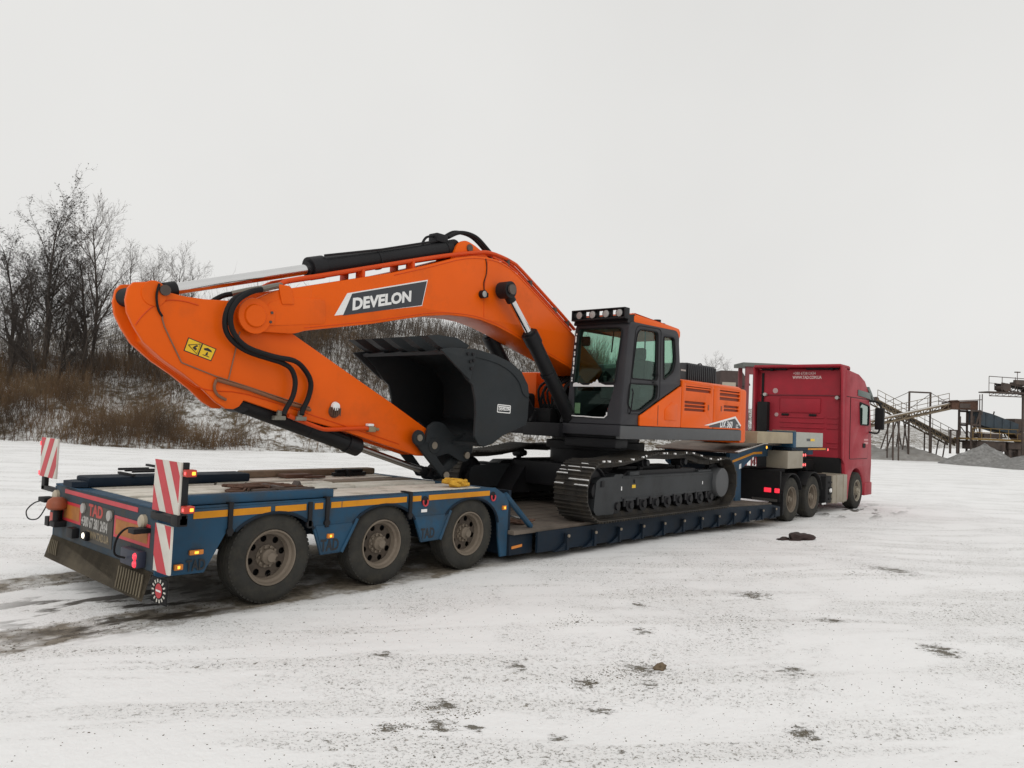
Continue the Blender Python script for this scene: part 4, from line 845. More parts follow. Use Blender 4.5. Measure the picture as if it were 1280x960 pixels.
# ---- arm
AR = [(.122, 3.081), (.245, 3.106), (.316, 3.073), (.418, 3.039), (.625, 3.018), (.839, 3.019), (1.152, 3.045), (1.50, 2.985), (1.933, 2.767), (2.541, 2.472), (2.965, 2.265), (3.428, 2.043), (4.07, 1.715), (4.18, 1.64), (4.225, 1.55), (4.21, 1.42), (4.16, 1.365), (4.05, 1.34), (3.919, 1.345), (3.163, 1.542), (2.591, 1.690), (1.866, 1.842), (1.36, 1.975), (1.31, 1.905), (1.245, 1.872), (1.16, 1.875), (1.04, 1.943), (.899, 2.063), (.676, 2.216), (.462, 2.342), (.254, 2.503), (.149, 2.650), (.080, 2.779), (.058, 2.90), (.075, 3.02)]
arm = plate('arm', orange, EX, AR, -.152, .056, bev=.010)
plate('far_side_plate', orange, arm, AR, .152, .056, bev=.010)
plate('arm_box', orange, arm, [(.50, 2.995), (.84, 2.995), (1.15, 3.02), (1.5, 2.96), (1.92, 2.745), (2.53, 2.45), (3.42, 2.02), (3.95, 1.75), (4.0, 1.45), (3.9, 1.38), (3.16, 1.567), (2.59, 1.715), (1.86, 1.868), (1.40, 1.99), (1.2, 2.06), (.95, 2.09), (.68, 2.25), (.47, 2.37), (.30, 2.52), (.28, 2.75), (.40, 2.90)], 0, .27)
b = B(); b.cyl((.42, -.215, 3.045), (.42, .215, 3.045), .055, 16); b.done('arm_pin', darkst, arm)
b = B(); b.lathe((.32, -.180, 3.0), [(.13, 0), (.125, -.010), (0, -.010)], 24); b.done('lug_boss', orange, arm)
b = B(); b.tube([(.16, -.182, 2.66), (.22, -.182, 2.76), (.33, -.182, 2.88), (.46, -.182, 2.95), (.62, -.182, 2.965), (.78, -.182, 2.945)], .006, 5, 4); b.done('weld_bead', redpipe, arm)
b = B(); b.tube([(.30, -.182, 2.40), (.55, -.182, 2.24), (.80, -.182, 2.10), (1.0, -.182, 2.06), (1.4, -.182, 2.04), (2.4, -.182, 1.80), (3.6, -.182, 1.50)], .006, 5, 3); b.done('weld_bead', redpipe, arm)
# yellow warning decal
wd = plate('warning_decal', textblk, arm, [(.655, 2.455), (.957, 2.372), (1.008, 2.508), (.696, 2.598)], -.1815, .003)
def wq(u, v): return (.655 + .302 * u + .041 * v + .010 * u * v, 2.455 - .083 * u + .143 * v - .007 * u * v)
for u0, u1 in ((.03, .475), (.525, .97)): plate('decal_field', yelldec, wd, [wq(u0, .06), wq(u1, .06), wq(u1, .94), wq(u0, .94)], -.1835, .002)
tri = [wq(.08, .5), wq(.44, .12), wq(.44, .88)]; b = B(); P = [(p[0], -.1855, p[1]) for p in tri]; b.tube(P + [P[0]], .004, 5, 1); b.done('pictogram', textblk, wd)
plate('pictogram', textblk, wd, [wq(.24, .42), wq(.36, .30), wq(.40, .46), wq(.33, .52), wq(.40, .68), wq(.34, .72), wq(.27, .55)], -.1852, .002)
plate('pictogram', textblk, wd, [wq(.60, .70), wq(.72, .82), wq(.86, .74), wq(.90, .62), wq(.74, .60), wq(.63, .58)], -.1852, .002); plate('pictogram', textblk, wd, [wq(.72, .28), wq(.80, .28), wq(.78, .52), wq(.74, .52)], -.1852, .002); plate('pictogram', textblk, wd, [wq(.64, .20), wq(.88, .20), wq(.88, .25), wq(.64, .25)], -.1852, .002)
# grease line and pipes on the arm side
b = B(); b.tube([(.36, -.20, 3.10), (.335, -.21, 2.98), (.36, -.205, 2.85), (.41, -.195, 2.78)], .012, 6); b.done('grease_hose', rubber, arm)
b = B(); b.tube([(.41, -.195, 2.78), (.44, -.19, 2.68), (.60, -.188, 2.40), (.64, -.188, 2.33)], .008, 5, 2); b.tube([(.64, -.188, 2.33), (1.0, -.19, 2.22), (1.5, -.19, 2.10), (2.2, -.19, 1.93)], .007, 5, 1); b.tube([(1.26, -.188, 2.72), (1.22, -.188, 2.50), (1.16, -.188, 2.18)], .007, 5, 2); b.done('grease_line', mat('brownish_line', (.22, .12, .07), .5), arm)
b = B(); b.tube([(1.02, -.20, 2.18), (1.4, -.205, 2.10), (1.9, -.205, 1.965), (2.2, -.205, 1.90)], .020, 7, 1); b.tube([(1.02, -.20, 2.18), (1.0, -.20, 2.10), (1.04, -.20, 2.02), (1.14, -.2, 1.97)], .016, 7, 3); b.done('bracket_pipe', mat('brown_pipe', (.20, .085, .04), .5), arm)
b = B(); b.tube([(1.90, -.21, 1.825), (2.30, -.21, 1.70), (2.45, -.21, 1.675), (2.75, -.21, 1.69), (3.0, -.21, 1.70), (3.1, -.21, 1.69)], .026, 8, 3); b.done('hydraulic_pipe', redpipe, arm)
b = B(); b.bx(3.05, 3.16, -.24, -.18, 1.655, 1.725, .008); b.cyl((3.06, -.21, 1.69), (3.22, -.21, 1.69), .02, 8); b.done('pipe_fitting', mat('brass_fitting', (.30, .25, .16), .4, .6), arm)
b = B(); b.bx(3.03, 3.12, -.25, -.18, 1.726, 1.76, .012); b.done('snow', snowm, arm)
b = B(); b.lathe((2.55, -.183, 1.90), [(0, -.035), (.07, -.03), (.085, 0)], 20); lc = b.done('lamp_guard', rust, arm)
for k in range(5): b = B(); x = 2.49 + .03 * k; b.tube([(x, -.23, 1.94), (x, -.225, 1.84)], .007, 5, 1); b.done('guard_bar', rust, lc)
b = B(); b.lathe((2.55, -.215, 1.955), [(0, -.02), (.05, -.012), (.06, .02)], 14); b.done('snow', snowm, lc)
# hoses between boom and arm
for dy, dx, dz in ((-.34, 0, 0), (-.295, -.035, -.03), (.30, 0, 0)):
    b = B(); P = [(1.42 + dx * 0, 3.20), (1.28, 3.15), (1.13 + dx, 3.03), (1.06 + dx, 2.86 + dz), (1.11 + dx, 2.68 + dz), (1.28, 2.545 + dz), (1.60, 2.475 + dz), (1.86 + dx * 4, 2.45 + dz), (2.06 + dx * 6, 2.36), (2.16 + dx * 7, 2.22), (2.14 + dx * 7, 2.05), (2.06 + dx * 7, 1.90), (2.04 + dx * 7, 1.84)]
    b.tube([(p[0], dy + .10 * sm(1.95, 2.1, p[0]) * (1 if dy < 0 else 0), p[1]) for p in P], .030, 8, 4); h_ = b.done('hydraulic_hose', rubber, boom)
    b = B(); b.tube([(1.40, dy, 3.195), (1.56, dy + .05 * (1 if dy < 0 else -1), 3.255), (1.72, -.20 if dy < 0 else .2, 3.305)], .034, 8, 2); b.done('hose_fitting', mat('grey_fitting', (.20, .19, .16), .4, .6) if 'grey_fitting' not in MATS else MATS['grey_fitting'], h_)
    if dy < 0: b = B(); b.cyl((2.05 + dx * 7, dy + .10, 1.88), (2.04 + dx * 7, dy + .12, 1.79), .034, 8); b.bx(1.98 + dx * 7, 2.12 + dx * 7, dy + .08, dy + .16, 1.77, 1.82, .01); b.done('hose_fitting', MATS['grey_fitting'], h_)
# ---- bucket linkage and bucket
for y in (-.25, .25):
    p, q = Vector((3.836, y, 1.593)), Vector((4.375, y, 1.08)); d = (q - p).normalized(); nn = Vector((-d.z, 0, d.x))
    pts = [p + nn * .075, q + nn * .06, q + d * .07, q - nn * .06, p - nn * .075, p - d * .075]
    o = plate('side_link', bucketm, EX, rpoly([(v_.x, v_.z) for v_ in pts], .05, 4), y, .05, bev=.008)
    b = B(); b.lathe((3.836, y - .026 if y < 0 else y + .026, 1.593), [(.105, 0), (.10, -.03 if y < 0 else .03), (.045, -.034 if y < 0 else .034), (0, -.034 if y < 0 else .034)], 22); b.done('link_boss', bucketm, o)
    b = B(); b.cyl((3.836, y * 1.3, 1.593), (3.836, y * .9, 1.593), .045, 14); b.cyl((4.375, y * 1.22, 1.08), (4.375, y * .9, 1.08), .05, 14); b.done('link_pin', mat('worn_pin', (.28, .24, .19), .5, .5) if 'worn_pin' not in MATS else MATS['worn_pin'], o)
b = B(); b.cyl((4.375, -.29, 1.08), (4.375, .29, 1.08), .055, 14); b.done('link_shaft', blackm, EX)
plate('bucket_link', bucketm, EX, rpoly([(4.30, 1.06), (4.40, 1.0), (4.80, 1.28), (4.86, 1.40), (4.76, 1.44), (4.40, 1.16)], .05, 4), 0, .30, bev=.02)
OUT = [(3.739, 2.727), (4.211, 2.805), (4.645, 2.758), (4.982, 2.677), (5.205, 2.566), (5.349, 2.393), (5.385, 2.176), (5.375, 1.917), (5.35, 1.82), (4.847, 1.654), (4.659, 1.547), (4.487, 1.505)]
INN = [(4.387, 1.532), (4.30, 1.64), (4.305, 1.797), (4.308, 1.956), (4.288, 2.126), (4.225, 2.317), (4.109, 2.394), (3.942, 2.561)]
BW = .88
bk = plate('bucket', bucketm, EX, OUT + INN, -BW + .02, .04, bev=.006); bk.name = 'bucket'
plate('bucket_far_side', bucketm, bk, OUT + INN, BW - .02, .04, bev=.006)
def smoothline(P, sub=4):
    P = [Vector(p) for p in P]; Q = []
    for i in range(len(P) - 1):
        a, b_, c, d = P[max(i - 1, 0)], P[i], P[i + 1], P[min(i + 2, len(P) - 1)]
        for k in range(sub):
            t = k / sub; Q.append(.5 * ((2 * b_) + (c - a) * t + (2 * a - 5 * b_ + 4 * c - d) * t * t + (3 * b_ - a - 3 * c + d) * t ** 3))
    return Q + [P[-1]]
so = smoothline([(p[0], p[1]) for p in OUT], 3); cen = Vector((4.55, 2.15)); si = [p + (cen - p).normalized() * .045 for p in so]
b = B(); n_ = len(so); rings = []
for y in (-BW + .041, BW - .041): rings.append(([b.bm.verts.new((p.x, y, p.y)) for p in so], [b.bm.verts.new((p.x, y, p.y)) for p in si]))
for i in range(n_ - 1):
    b.bm.faces.new((rings[0][0][i], rings[0][0][i + 1], rings[1][0][i + 1], rings[1][0][i])); b.bm.faces.new((rings[0][1][i], rings[1][1][i], rings[1][1][i + 1], rings[0][1][i + 1]))
for e in (0, n_ - 1): b.bm.faces.new((rings[0][0][e], rings[1][0][e], rings[1][1][e], rings[0][1][e]))
b.done('bucket_shell', bucketm, bk, 50)
wear = smoothline([(4.15, 2.70), (4.60, 2.655), (4.93, 2.56), (5.14, 2.42), (5.24, 2.26), (5.36, 2.20)], 4)
plate('wear_plate', bucketm, bk, [tuple(p) for p in wear] + [(5.372, 2.24), (5.335, 2.393), (5.192, 2.552), (4.975, 2.662), (4.642, 2.744), (4.211, 2.792), (4.05, 2.765)], -BW - .006, .012, bev=.003)
for sgn in (-1, 1):
    sc_ = plate('side_cutter', bucketm, bk, rpoly([(3.58, 2.735), (3.78, 2.775), (4.23, 2.79), (4.20, 2.60), (4.135, 2.38), (4.06, 2.42)], .02, 3), sgn * (BW + .018), .036, bev=.006)
    for p in ((4.06, 2.72), (4.155, 2.72), (4.11, 2.62), (4.17, 2.64), (4.13, 2.53)):
        b = B(); b.cyl((p[0], sgn * (BW + .035), p[1]), (p[0], sgn * (BW + .055), p[1]), .022, 8); b.done('cutter_bolt', blackm, sc_)
plate('lip', bucketm, bk, [(3.70, 2.725), (4.05, 2.80), (4.05, 2.755), (3.73, 2.685)], 0, 2 * BW - .09)
for y in (-.74, -.37, 0, .37, .74):
    b = B(); P = [(3.43, 2.895), (3.62, 2.925), (3.95, 2.925), (4.20, 2.845), (4.14, 2.79), (3.80, 2.735), (3.62, 2.80)]
    b.prism(P, y - .065, y + .065)
    for v_ in b.bm.verts:
        if v_.co.x < 3.5: v_.co.y = y + (v_.co.y - y) * 1.1
    b.done('bucket_tooth', bucketm, bk, 25)
EAR = rpoly([(4.02, 1.66), (3.98, 1.48), (4.06, 1.36), (4.2, 1.33), (4.42, 1.38), (4.68, 1.26), (4.82, 1.26), (4.90, 1.40), (4.95, 1.70), (4.55, 1.62), (4.42, 1.70), (4.32, 1.80), (4.16, 1.82), (4.06, 1.76)], .05, 4)
for y in (-.235, .235):
    e_ = plate('bucket_ear', bucketm, bk, EAR, y, .06, bev=.01); b = B(); b.lathe((4.14, y - .03 if y < 0 else y + .03, 1.49), [(.11, 0), (.105, -.02 if y < 0 else .02), (0, -.02 if y < 0 else .02)], 22); b.done('ear_boss', bucketm, e_)
b = B(); b.cyl((4.14, -.29, 1.49), (4.14, .29, 1.49), .05, 16); b.cyl((4.78, -.29, 1.35), (4.78, .29, 1.35), .05, 16); b.done('bucket_pin', MATS['worn_pin'], bk)
# small printed plate on the bucket side
bp = plate('print_plate', white, bk, rpoly([(4.715, 1.975), (4.99, 1.968), (4.995, 2.082), (4.72, 2.09)], .015, 2), -BW - .0015, .003, holes=[rpoly([(4.728, 1.988), (4.978, 1.981), (4.982, 2.07), (4.732, 2.077)], .012, 2)])
plate('print_bar', white, bp, [(4.74, 2.052), (4.975, 2.046), (4.975, 2.060), (4.74, 2.066)], -BW - .0015, .003)
text('print_text', 'DEVELON', white, bp, .052, (4.745, 2.008), 'Y', -BW - .002, bold=.002, sx=1.02, t=.001)
# hydraulics between cab and boom foot
b = B()
for k in range(9):
    y = -.30 + .075 * k; r_ = random.Random(k); b.tube([(7.2, y, 1.90), (7.05 - .1 * r_.random(), y, 2.25 + .15 * r_.random()), (7.3, y * .9, 2.60), (7.6, y * .7, 2.72)], .022, 6, 4)
b.bx(7.3, 8.1, -.34, .50, 1.86, 2.18, .03); b.bx(7.0, 7.3, .0, .40, 1.86, 2.1, .03); b.done('valve_hoses', rubber, EX)
for sgn in (-1, 1): plate('boom_foot_bracket', blackm, EX, rpoly([(6.85, 1.86), (8.5, 1.86), (8.30, 2.70), (8.05, 2.82), (7.9, 2.6), (7.4, 2.12), (6.95, 2.06)], .06, 4), sgn * .33, .06, bev=.008)
b = B(); b.cyl((6.9, .50, 1.95), (6.9, .50, 2.05), .05, 12, .03); b.done('orange_cap', redpipe, EX)
# ------------------------------------------------------------------ tractor truck
TG = -.165
TK = thing('tractor_truck', 'red tractor truck with tall cab coupled to the front of the trailer', 'truck')
W1 = make_wheel(1.0, .30, .29, (tyre, rimm, rimd), .15, 10); W2 = make_wheel(1.0, .31, .29, (tyre, tankm, rimd), .05, 10, True)
for i, x in enumerate((14.33, 15.66)):
    w = W1 if i == 0 else clone(W1); w.parent = TK; w.location = (x, -1.28, TG + .495); w.rotation_euler = (0, rad(31 * i), 0)
    w = clone(W1); w.parent = TK; w.location = (x, 1.25, TG + .495); w.rotation_euler = (0, 0, math.pi)
W2.parent = TK; W2.location = (19.06, -1.27, TG + .495)
w = clone(W2); w.parent = TK; w.location = (19.06, 1.25, TG + .495); w.rotation_euler = (0, 0, math.pi)
b = B()
for y in (-.42, .42): b.bx(13.75, 19.9, y - .05, y + .05, .52, .78)
b.bx(14.2, 15.9, -.5, .5, .80, .95, .03); b.cyl((14.33, -1, TG + .495), (14.33, 1, TG + .495), .09, 12); b.cyl((15.66, -1, TG + .495), (15.66, 1, TG + .495), .09, 12); b.cyl((19.06, -1, TG + .495), (19.06, 1, TG + .495), .07, 12)
b.bx(16.3, 17.1, -1.1, -.5, .28, .82, .02); b.bx(16.3, 17.8, .5, 1.2, .2, .85, .03); b.done('chassis', truckdk, TK)
b = B(); b.prism([(13.7, .30), (13.78, .30), (13.78, .98), (13.7, .98)], -1.25, 1.25); rp_ = b.done('rear_panel', truckdk, TK)
for y0, y1 in ((-.90, -1.06), (-1.14, -1.25), (.90, 1.06), (1.14, 1.25)):
    b = B(); b.bx(13.67, 13.70, min(y0, y1), max(y0, y1), .50, .60, .012); b.done('tail_lamp', redlit, rp_)
b = B(); b.bx(13.675, 13.70, -1.20, -.62, .30, .36); b.done('rear_plate', mat('grimy_plate', (.07, .065, .06), .6), rp_)
for yc in (-1.14, 1.11):     # mudguards
    for x, x0, x1 in ((14.33, 20, 165), (15.66, 15, 150)):
        P = [(x + .60 * math.cos(rad(a)), TG + .495 + .60 * math.sin(rad(a))) for a in np.linspace(x0, x1, 16)]
        Q = [(x + .575 * math.cos(rad(a)), TG + .495 + .575 * math.sin(rad(a))) for a in np.linspace(x0, x1, 16)]
        plate('mudguard', truckdk, TK, P + Q[::-1], yc, .33, bev=.006)
    b = B(); b.bx(13.76, 13.80, yc - .165, yc + .165, .02, .56); b.done('mud_flap', rubber, TK)
b = B(); b.bx(17.16, 18.30, -1.25, -.70, .07, .80, .04); tk = b.done('fuel_tank', tankm, TK)
for x in (17.45, 17.98): b = B(); b.bx(x - .03, x + .03, -1.262, -.69, .06, .81, .01); b.done('tank_strap', tankm, tk)
b = B(); b.bx(16.72, 17.14, -1.22, -.70, .10, .78, .02); o = b.done('battery_box', truckdk, TK)
for k in range(4): b = B(); b.bx(16.92, 17.12, -1.245, -1.20, .18 + .14 * k, .22 + .14 * k, .008); b.done('step', truckdk, o)
b = B(); b.lathe((17.02, -1.23, .42), [(0, -.03), (.05, -.03), (.06, 0)], 14); b.done('filler_cap', white, o)
b = B(); b.cyl((16.45, -1.2, .10), (16.75, -1.2, .10), .03, 8); b.done('valve_pipe', chrome, TK)
# cab shell
arch2 = [(19.06 + .60 * math.cos(rad(a)), .33 + .60 * math.sin(rad(a))) for a in np.linspace(165, 12, 14)]
prof = [(18.12, .10), (18.40, .10)] + arch2 + [(19.70, .16), (20.28, .16), (20.36, .40), (20.42, 1.03), (20.36, 2.0), (20.20, 2.75), (19.98, 3.15), (19.70, 3.38), (19.15, 3.54), (18.40, 3.59), (18.02, 3.60), (18.02, 1.25), (18.12, .9)]
cabs = plate('cab_shell', truckred, TK, prof, 0, 2.48, bev=.05, ang=40)
b = B(); b.bx(18.005, 18.02, -1.08, 1.08, 1.15, 2.875, .0); b.bx(18.0, 18.018, -1.1, 1.1, 2.885, 3.56, 0); bwl = b.done('cab_back_wall', truckred, TK)
for z in (2.28, 2.14, 2.0, 1.62, 1.48):
    for y0, y1 in ((-.70, .50), (-1.06, -.78)):
        b = B(); b.bx(17.985, 18.004, y0, y1, z - .022, z + .022, .008); b.done('wall_rib', truckred, bwl)
b = B(); b.bx(17.98, 18.0, -1.1, 1.1, 2.868, 2.892, .004); b.done('wall_seam', mat('seam_dark_red', (.13, .012, .02), .6), bwl)
for y0, y1 in ((-.60, .52),): b = B(); b.bx(17.990, 18.002, y0, y1, 2.40, 2.80, .02); b.done('wall_field', truckred, bwl)
for y in (.36, -.40): b = B(); b.bx(17.96, 18.0, y - .10, y + .10, 2.31, 2.37, .012); b.done('vent_grip', truckdk, bwl)
b = B(); b.bx(17.80, 18.0, .80, 1.10, 1.55, 2.68, .03); b.done('air_intake', truckdk, TK)
text('phone_text', '+380 673812434', mat('faded_print', (.66, .50, .48), .6), bwl, .105, (-.17, 3.45), 'X', 17.997, bold=.002, sx=.86, t=.001); text('web_text', 'WWW.TAD.COM.UA', mat('faded_print2', (.72, .58, .56), .6), bwl, .115, (-.18, 3.335), 'X', 17.997, bold=.003, sx=.72, t=.001)
for y, z, r in ((.66, 3.0, .075), (.61, 2.33, .055)):
    b = B(); b.cyl((17.992, y, z), (18.0, y, z), r, 18); b.done('round_sticker', mat('grey_sticker', (.45, .30, .30), .6) if 'grey_sticker' not in MATS else MATS['grey_sticker'], bwl)
for y, z in ((.93, 2.89), (-1.05, 2.82), (.75, 3.60), (-.9, 3.60)):
    b = B(); b.lathe((17.93, y, z), [(0, -.05), (.045, -.045), (.055, 0), (.04, .08)], 14, 'X'); b.done('rear_work_lamp', greyp if z < 3 else truckdk, bwl)
# roof spoiler and side fairings reaching back from the cab
sp_ = plate('roof_spoiler', truckred, TK, rpoly([(17.72, -1.20), (18.6, -1.20), (18.9, -.9), (18.9, .9), (18.6, 1.20), (17.72, 1.20)], [.05, .2, .2, .2, .2, .05], 4), 3.675, .07, 'Z', bev=.02, fn=lambda q: (q[0], q[1], q[2] - .10 * sm(18.3, 19.0, q[0])))
b = B(); b.bx(17.95, 18.3, -1.05, -.2, 3.58, 3.64); b.bx(17.95, 18.3, .35, 1.05, 3.58, 3.64); b.done('spoiler_mount', truckdk, TK)
b = B(); b.bx(17.99, 18.02, -1.12, 1.12, .45, 1.22, .0); b.bx(18.0, 18.115, -1.15, 1.15, .12, 1.2, 0); b.done('lower_back', truckdk, TK)
for sgn in (-1, 1):
    plate('side_fairing', truckred, TK, rpoly([(17.93, 1.20), (18.15, 1.0), (18.15, 3.62), (17.74, 3.66), (17.80, 3.3)], .03, 3), sgn * 1.20, .05, bev=.012)
    if sgn > 0: b = B(); b.bx(17.97, 18.0, sgn * 1.02 - .03, sgn * 1.02 + .03, 1.3, 3.5); b.done('fairing_strut', truckdk, TK)
# doors, windows, visor, mirrors
dr = plate('door', truckred, TK, rpoly([(18.42, 1.20), (19.98, 1.20), (20.12, 2.72), (19.9, 2.86), (18.42, 2.86)], [.05, .05, .05, .2, .05], 4), -1.243, .02, holes=[rpoly([(19.16, 2.76), (20.02, 2.68), (20.0, 2.14), (19.24, 2.14)], .07, 4)], bev=.006)
plate('door_window', gltruck, dr, rpoly([(19.16, 2.76), (20.02, 2.68), (20.0, 2.14), (19.24, 2.14)], .07, 4), -1.2425, .006); plate('window_dark', interior, dr, rpoly([(19.14, 2.78), (20.04, 2.70), (20.02, 2.12), (19.22, 2.12)], .07, 4), -1.2405, .002)
ring(rpoly([(19.16, 2.76), (20.02, 2.68), (20.0, 2.14), (19.24, 2.14)], .07, 4), -1.254, .02, 'window_seal', truckdk, dr)
ring(rpoly([(18.42, 1.20), (19.98, 1.20), (20.12, 2.72), (19.9, 2.86), (18.42, 2.86)], [.05, .05, .05, .2, .05], 4), -1.242, .012, 'door_gap', truckdk, TK)
b = B(); b.tube([(18.10, -1.243, 2.87), (20.1, -1.243, 2.87)], .008, 5, 1); b.done('panel_gap', truckdk, TK)
b = B(); b.bx(19.50, 19.72, -1.262, -1.25, 1.50, 1.62, .02); b.done('door_handle', truckdk, dr)
plate('sticker', whiteref, TK, [(18.52, 2.47), (18.90, 2.47), (18.88, 2.74), (18.52, 2.74)], -1.2425, .003); plate('sticker', mat('pinkish_sticker', (.55, .30, .30), .6), TK, [(18.70, 2.14), (18.86, 2.14), (18.86, 2.32), (18.70, 2.32)], -1.2425, .003)
plate('sticker_ring', white, TK, circ(18.79, 1.975, .10), -1.2425, .003, holes=[circ(18.79, 1.975, .06)])
plate('door_lettering', mat('pale_lettering', (.55, .26, .27), .6), dr, [(19.62, 1.60), (20.0, 1.60), (20.0, 1.66), (19.62, 1.66)], -1.2545, .003); plate('door_lettering', MATS['pale_lettering'], dr, [(19.62, 1.70), (20.0, 1.70), (20.0, 1.75), (19.62, 1.75)], -1.2545, .003)
b = B(); b.prism(rpoly([(19.90, 3.14), (20.22, 2.98), (20.40, 2.86), (20.44, 2.90), (20.26, 3.06), (19.98, 3.24)], .02, 3), -1.26, 1.26); b.done('sun_visor', mat('visor_grey_green', (.07, .10, .09), .4), TK)
plate('side_visor', MATS['visor_grey_green'], TK, [(19.0, 2.94), (20.18, 2.88), (20.10, 3.06), (19.02, 3.10)], -1.25, .02, bev=.004)
for sgn in (-1, 1):
    b = B(); b.bx(19.95, 20.10, sgn * 1.42, sgn * 1.66, 2.02, 2.64, .04); mr_ = b.done('mirror', truckdk, TK)
    b = B(); b.tube([(20.05, sgn * 1.2, 2.84), (20.15, sgn * 1.45, 2.80), (20.13, sgn * 1.55, 2.64)], .03, 8, 3); b.tube([(20.10, sgn * 1.2, 1.95), (20.13, sgn * 1.45, 1.92), (20.13, sgn * 1.52, 2.05)], .025, 8, 3); b.done('mirror_arm', truckdk, mr_)
b = B(); b.bx(19.72, 20.40, -1.265, -1.20, .16, .52, .03); b.done('front_bumper_corner', truckred, TK)
b = B(); b.bx(20.30, 20.45, -1.2, 1.2, .2, 1.0, .03); b.done('front_bumper', truckred, TK)
b = B(); b.bx(20.36, 20.42, -1.18, -1.10, 1.35, 1.75, .01); b.done('corner_step', truckdk, TK)
b = B(); b.cyl((17.6, .5, .8), (17.6, .5, 1.6), .07, 12); b.bx(17.3, 17.9, -.5, .4, .85, 1.15, .04); b.tube([(17.9, -.2, 1.6), (17.5, -.25, 1.35), (17.2, -.3, 1.5)], .02, 6); b.tube([(17.9, .1, 1.6), (17.5, .15, 1.25), (17.1, .1, 1.5)], .02, 6); b.done('engine_hump', truckdk, TK)

# ------------------------------------------------------------------ things lying on the trailer
lum = thing('lumber_beam', 'long pale wooden beam lying on the trailer gooseneck beside the tool box', 'beam', (0, 0, 0))
b = B(); b.bx(12.45, 14.41, -1.24, -.86, 1.60, 1.85, .01); b.done('beam', lumberm, lum)
b = B(); b.bx(12.2, 13.0, -.95, -.25, 1.61, 1.68, .02, Matrix.Translation((0, 0, 0))); tag(b.done('timber_slab', plankb), 'dark weathered timber slab behind the orange counterweight on the gooseneck', 'timber')
b = B(); b.bx(13.1, 14.2, -.30, .45, 1.60, 1.76, .02); tag(b.done('timber_slab', lumberm), 'short pale timber block on the gooseneck deck behind the long beam', 'timber')
b = B(); b.bx(14.9, 15.5, -.9, -.55, 1.868, 1.90, .008); tag(b.done('wooden_offcut', plankb), 'small brown wooden offcut lying on top of the grey tool box', 'wood')
# yellow strap bundle
rs = random.Random(21); b = B()
for k in range(7):
    x0 = 3.95 + rs.uniform(-.10, .10); y0 = -.95 + rs.uniform(-.06, .06); P = [(x0 + rs.uniform(-.12, .12), y0 + rs.uniform(-.08, .08), 1.015 + rs.uniform(0, .07)) for _ in range(6)]; b.tube(P, .026, 6, 4)
tag(b.done('strap_bundle', mat('yellow_webbing', (.62, .34, .03), .8, var=.2, vscale=20)), 'crumpled yellow lashing strap at the front corner of the rear deck', 'strap')
b = B()
for k in range(9):
    P = [(1.15 + rs.uniform(0, .9), -.25 + rs.uniform(-.22, .22), 1.005 + rs.uniform(0, .05)) for _ in range(5)]; b.tube(P, .014, 5, 4)
tag(b.done('lashing_chain_heap', rust), 'brown heap of rusty lashing chain in the middle of the rear deck', 'chain')
b = B(); b.bx(1.35, 2.1, -.52, -.46, 1.0, 1.03); b.bx(1.6, 1.66, -.6, -.2, 1.03, 1.06); b.prism([(1.9, 1.0), (2.02, 1.0), (1.97, 1.09)], -.42, -.30); tag(b.done('iron_scrap', darkst), 'dark iron bars lying on the deck near the striped board', 'scrap')
b = B(); b.bx(2.55, 2.95, .78, 1.0, 1.0, 1.05, .015); b.bx(2.8, 3.1, .70, .8, 1.0, 1.03, .01); tag(b.done('brown_wedge', rust), 'small reddish wedge on the far edge of the rear deck', 'wedge')
b = B(); b.bx(3.35, 3.9, .86, .93, 1.0, 1.05, .01); b.cyl((3.4, .9, 1.07), (3.85, .9, 1.07), .025, 8); b.bx(3.55, 3.62, .82, .98, 1.0, 1.10, .01); tag(b.done('ratchet_binder', blackm), 'black load binder bar on the deck behind the arm cylinder rod', 'binder')
b = B()
for k in range(6): P = [(5.1 + rs.uniform(-.25, .35), -.85 + rs.uniform(-.2, .2), .44 + rs.uniform(0, .05)) for _ in range(5)]; b.tube(P, .016, 5, 3)
tag(b.done('lashing_chain_heap', rust), 'rusty chain lying on the low bed in front of the track', 'chain')
b = B(); b.prism([(.45, -.95), (.75, -1.02), (2.35, -.60), (2.3, -.55)], 1.004, 1.012, 'Z'); tag(b.done('strap', rubber), 'dark strap stretched slantwise over the deck boards', 'strap')
